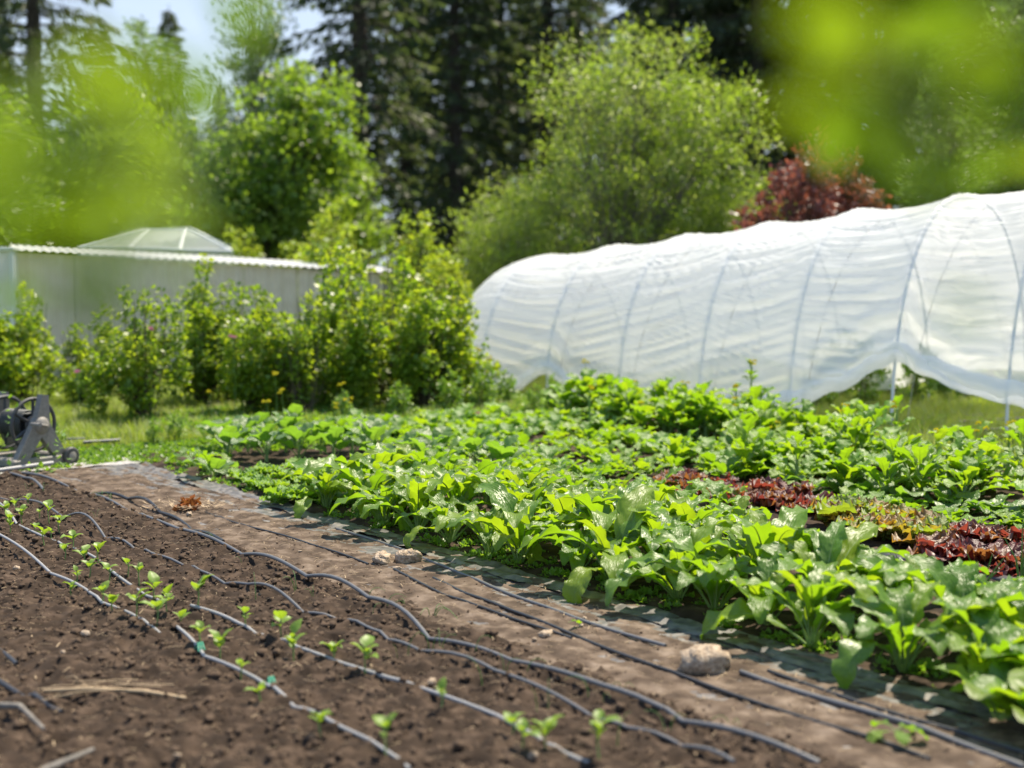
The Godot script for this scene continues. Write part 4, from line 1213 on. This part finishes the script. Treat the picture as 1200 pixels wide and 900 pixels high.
# ---------------------------------------------------------------- grass and weeds
func build_wild() -> void:
	var r := RandomNumberGenerator.new(); r.seed = 77
	var tuft := ArrayMesh.new()
	for m in 2:
		var g := Geo.new()
		for k in 11:
			var a := r.randf() * TAU
			var o := Vector3(cos(a), 0, sin(a))
			var h := r.randf_range(0.6, 1.2)
			var p0 := o * r.randf_range(0.0, 0.28)
			var side := Vector3(-o.z, 0, o.x) * 0.022
			var pts := PackedVector3Array()
			for j in 4:
				var s := j / 3.0
				var c := p0 + o * 0.5 * h * s * s + Vector3(0, h * (s - 0.22 * s * s), 0)
				pts.append(c - side * (1.0 - 0.9 * s)); pts.append(c + side * (1.0 - 0.9 * s))
			g.grid(pts, 2)
		g.commit(tuft, M.grass[m])
	var places := []
	while places.size() < 15000:
		var z := -r.randf_range(10.0, 24.0)
		var x := r.randf_range(-0.40, 0.40) * -z
		var b := uv_of(Vector3(x, 0, z))
		if b.x < 10.62 and b.y > -1.0 and b.y < 9.2: continue
		if b.x < 11.1 and b.y > 4.3 and b.y < 9.2: continue
		if z < -17.5 and r.randf() < 0.6: continue
		var s := r.randf_range(0.07, 0.19) * (0.5 if b.x < 11.2 and b.y < 4.6 else 1.0)
		if b.y > 9.2 and x > 1.0: s *= 1.25
		places.append(Transform3D(Basis(Vector3.UP, r.randf() * TAU).scaled(Vector3(s * r.randf_range(0.7, 1.2), s, s)), Vector3(x, -0.03, z)))
	stuff("lawn_grass", tuft, places, "uncut grass growing before the canes and round the tunnel", "grass")
	# low leafy weeds
	var weed := ArrayMesh.new()
	for m in 2:
		var g := Geo.new()
		for k in 13:
			var d := rand_dir(r); d.y = absf(d.y) * 0.8 + 0.1
			var p := d * r.randf_range(0.15, 0.5)
			var dd := (d + rand_dir(r) * 0.5).normalized()
			g.leaf(p, dd * r.randf_range(0.28, 0.55), dd.cross(Vector3.UP + rand_dir(r) * 0.5).normalized() * 0.16, 0.05)
		g.commit(weed, M.weed[m])
	places = []
	while places.size() < 5200:
		var kind := r.randf()
		var u: float; var v: float; var s: float
		if kind < 0.16:                                   # foot of the turnips and between rows
			u = r.randf_range(2.0, 10.4); v = r.randf_range(4.14, 4.75); s = r.randf_range(0.03, 0.09)
			if r.randf() < 0.5: v = 4.14 + 0.25 * r.randf()
		elif kind < 0.62:                                 # head of the vegetable beds
			u = r.randf_range(10.2, 13.2); v = r.randf_range(5.2, 9.6); s = r.randf_range(0.06, 0.17)
		elif kind < 0.78:
			u = r.randf_range(10.3, 11.2); v = r.randf_range(2.6, 6.0); s = r.randf_range(0.04, 0.10)
		else:                                             # by and under the tunnel
			u = r.randf_range(4.0, 11.5); v = r.randf_range(9.0, 11.5); s = r.randf_range(0.07, 0.18)
		places.append(Transform3D(Basis(Vector3.UP, r.randf() * TAU).scaled(Vector3(s, s * 0.85, s)), bed(u, v, 0.0)))
	stuff("low_weeds", weed, places, "small leafy weeds between the rows and beside the tunnel", "weeds")
	# weeds on the hose reel
	var vine := Geo.new()
	for k in 90:
		var d := rand_dir(r)
		var p := gp(30, 548) + Vector3(r.randf_range(-0.30, 0.34), pow(r.randf(), 2.2) * 0.30 + 0.02, r.randf_range(-0.05, 0.36))
		vine.leaf(p, (d + Vector3.UP * 0.3).normalized() * 0.055, d.cross(Vector3.UP).normalized() * 0.020, 0.006)
	for k in 18:
		var p := gp(30, 548) + Vector3(r.randf_range(-0.30, 0.0), r.randf_range(0.3, 0.62), r.randf_range(0.05, 0.3))
		var d := rand_dir(r)
		vine.leaf(p, d * 0.05, d.cross(Vector3.UP).normalized() * 0.019, 0.006)
	solo("bindweed", one(vine, M.weed[0]), "bindweed leaves climbing over the grey hose reel", "weed")
	# tall weed clumps before the tunnel's end
	var tw := crown([[Vector3(0, 0.28, 0), Vector3(0.18, 0.28, 0.18)], [Vector3(0.1, 0.45, 0), Vector3(0.08, 0.2, 0.08)]], 40, 16, 0.07, 0.06, 0.035, M.weed, Vector3(0, 0, 0), 81, 0.0, 0.004, 0.4)
	var twm := one(tw[1], M.cane)
	for s in [[540, 15.2, .9], [565, 14.6, .75], [595, 15.0, .6], [525, 14.0, .7], [650, 14.4, .6], [625, 14.0, .5], [470, 13.6, .6], [400, 13.4, .5], [205, 11.9, .4], [178, 11.7, .35], [60, 11.3, .4], [960, 14.6, 1.0], [985, 15.6, 1.2], [1015, 14.8, 1.1], [1045, 15.8, 1.3], [1075, 15.0, 1.0], [1105, 16.0, 1.3], [1135, 15.2, 1.1], [1165, 15.8, 1.2], [1195, 14.9, 1.0], [1030, 17.2, 1.4], [1120, 17.5, 1.5], [975, 17.4, 1.4], [1075, 17.4, 1.5]]:
		tree_of("tall_weed", "loose green weed clump in the rough grass by tunnel or canes", "weed", onground(s[0], s[1]), tw, twm, "weed clumps in the rough grass", s[2], rng.randf() * TAU, "stem", "foliage")
	# flowering weeds: yellow by the canes, pink in the grass
	for s in [[322, 440, 12.9, 0], [330, 458, 12.8, 0], [312, 468, 12.6, 0], [400, 452, 12.9, 0], [408, 470, 12.7, 0], [395, 476, 12.5, 0], [560, 408, 14.5, 0], [572, 420, 14.4, 0], [686, 422, 13.6, 0], [246, 462, 13.0, 0], [90, 437, 13.2, 1], [273, 397, 13.6, 1], [175, 386, 13.4, 1], [560, 486, 13.2, 1], [590, 492, 13.0, 1], [620, 492, 12.8, 1], [1186, 498, 9.8, 0], [1000, 524, 9.9, 0]]:
		var top := at(s[0], s[1], s[2])
		var t := thing("flowering_weed", ["slim stem with a small yellow flower head", "slim stem with a small pink flower head"][s[3]], "flower", Vector3(top.x, 0, top.z), 0.0, ["yellow flowered weeds", "pink flowered weeds"][s[3]])
		var g := Geo.new()
		tube(g, PackedVector3Array([Vector3(0, -0.02, 0), Vector3(0.015, top.y * 0.5, 0), Vector3(0, top.y, 0)]), 0.004, 0.002, 5)
		part(t, "stem", one(g, M.onion))
		for j in 3:
			var fg := Geo.new()
			flower_head(fg, Vector3(rng.randf_range(-0.03, 0.03), top.y + rng.randf_range(-0.03, 0.02), rng.randf_range(-0.03, 0.03)), 0.018, 14)
			part(t, "flower", one(fg, [M.yellow, M.pink][s[3]]))

# ---------------------------------------------------------------- branches hanging close to the lens
func build_near_branches() -> void:
	var sets := [
		["leafy_branch", "out of focus yellow green leafy branch hanging before the shed and firs", [[70, -70, .64], [95, 40, .64], [120, 140, .63], [150, 250, .66], [165, 330, .70]],
			[[110, 75, .62, 1.0, .3], [165, 120, .66, 1.0, 2.0], [50, 150, .60, 1.0, 3.6], [125, 180, .64, 1.1, 5.0], [20, 235, .66, .9, 1.0], [232, 232, .70, .9, 4.0], [85, 255, .64, .9, 2.6], [150, 305, .72, .8, .9], [200, 60, .74, .9, 5.6], [300, 30, .85, .9, 1.6], [70, 215, .54, 1.0, 5.5], [165, 215, .52, 1.0, 1.9], [105, 120, .52, 1.0, 4.1], [130, 345, .70, .7, 2.2], [10, 90, .75, .8, 2.9], [60, 60, 1.05, 1.0, 1.2], [140, 250, 1.0, 1.0, 3.3], [190, 160, 1.1, 1.0, .4], [30, 330, 1.05, .9, 2.2], [215, 300, 1.1, .9, 5.1], [255, 90, 1.15, 1.0, 3.9], [95, 330, 1.0, .9, 0.2]]],
		["leafy_branch", "out of focus bright green leafy branch hanging before the tunnel's ridge", [[1230, -60, .66], [1160, 20, .65], [1080, 90, .64], [1050, 180, .66]],
			[[1015, 45, .62, 1.0, 2.2], [1070, 85, .64, 1.1, 0.6], [985, 120, .68, .85, 3.9], [1130, 60, .62, 1.0, 5.2], [1050, 165, .64, 1.0, 1.4], [1160, 95, .70, .9, 3.0], [1050, 5, .66, 1.0, 0.0], [1085, 190, .72, .8, 2.8], [1185, 30, .72, .8, 4.4], [1100, 130, .75, .9, 5.0], [1140, 330, .70, .55, 4.0], [960, 60, 1.1, 1.0, 1.0], [1120, 200, 1.1, 1.0, .5], [1180, 170, 1.0, 1.0, 5.3], [1100, 20, 1.1, 1.0, 3.6], [975, 150, 1.2, .9, 4.7]]]]
	for s in sets:
		var root := at(s[2][0][0], s[2][0][1], s[2][0][2])
		var t := thing(s[0], s[1], "branch", root)
		var line := PackedVector3Array()
		for p in s[2]: line.append(at(p[0], p[1], p[2]) - root)
		var g := Geo.new()
		tube(g, line, 0.0022, 0.0012, 6)
		part(t, "twig", one(g, M.cane))
		for l in s[3]:
			var p := at(l[0], l[1], l[2]) - root
			var best := line[0]
			for q in line:
				if q.distance_to(p) < best.distance_to(p): best = q
			# young leaves turn their faces to the light
			var nn := (Vector3(0.30, 0.83, -0.45) + rand_dir(rng) * 0.55).normalized()
			var dd := Vector3(cos(l[4]), sin(l[4]), 0.0)
			dd = (dd - nn * dd.dot(nn)).normalized()
			var own := Basis(Vector3(0.71, 0.71, 0), Vector3(-0.71, 0.71, 0), Vector3(0, 0, 1))
			var b := (Basis(dd, nn, dd.cross(nn)) * own.transposed()).orthonormalized()
			var lf := part(t, "leaf", LS.near[rng.randi() % 6], Transform3D(b.scaled(Vector3.ONE * l[3]), p - b.y * 0.025))
			var sg := Geo.new()
			tube(sg, PackedVector3Array([best, best.lerp(lf.position, 0.5) + Vector3(0, 0.003, 0), lf.position]), 0.001, 0.0007, 4)
			part(t, "leaf_stalk", one(sg, M.rib))
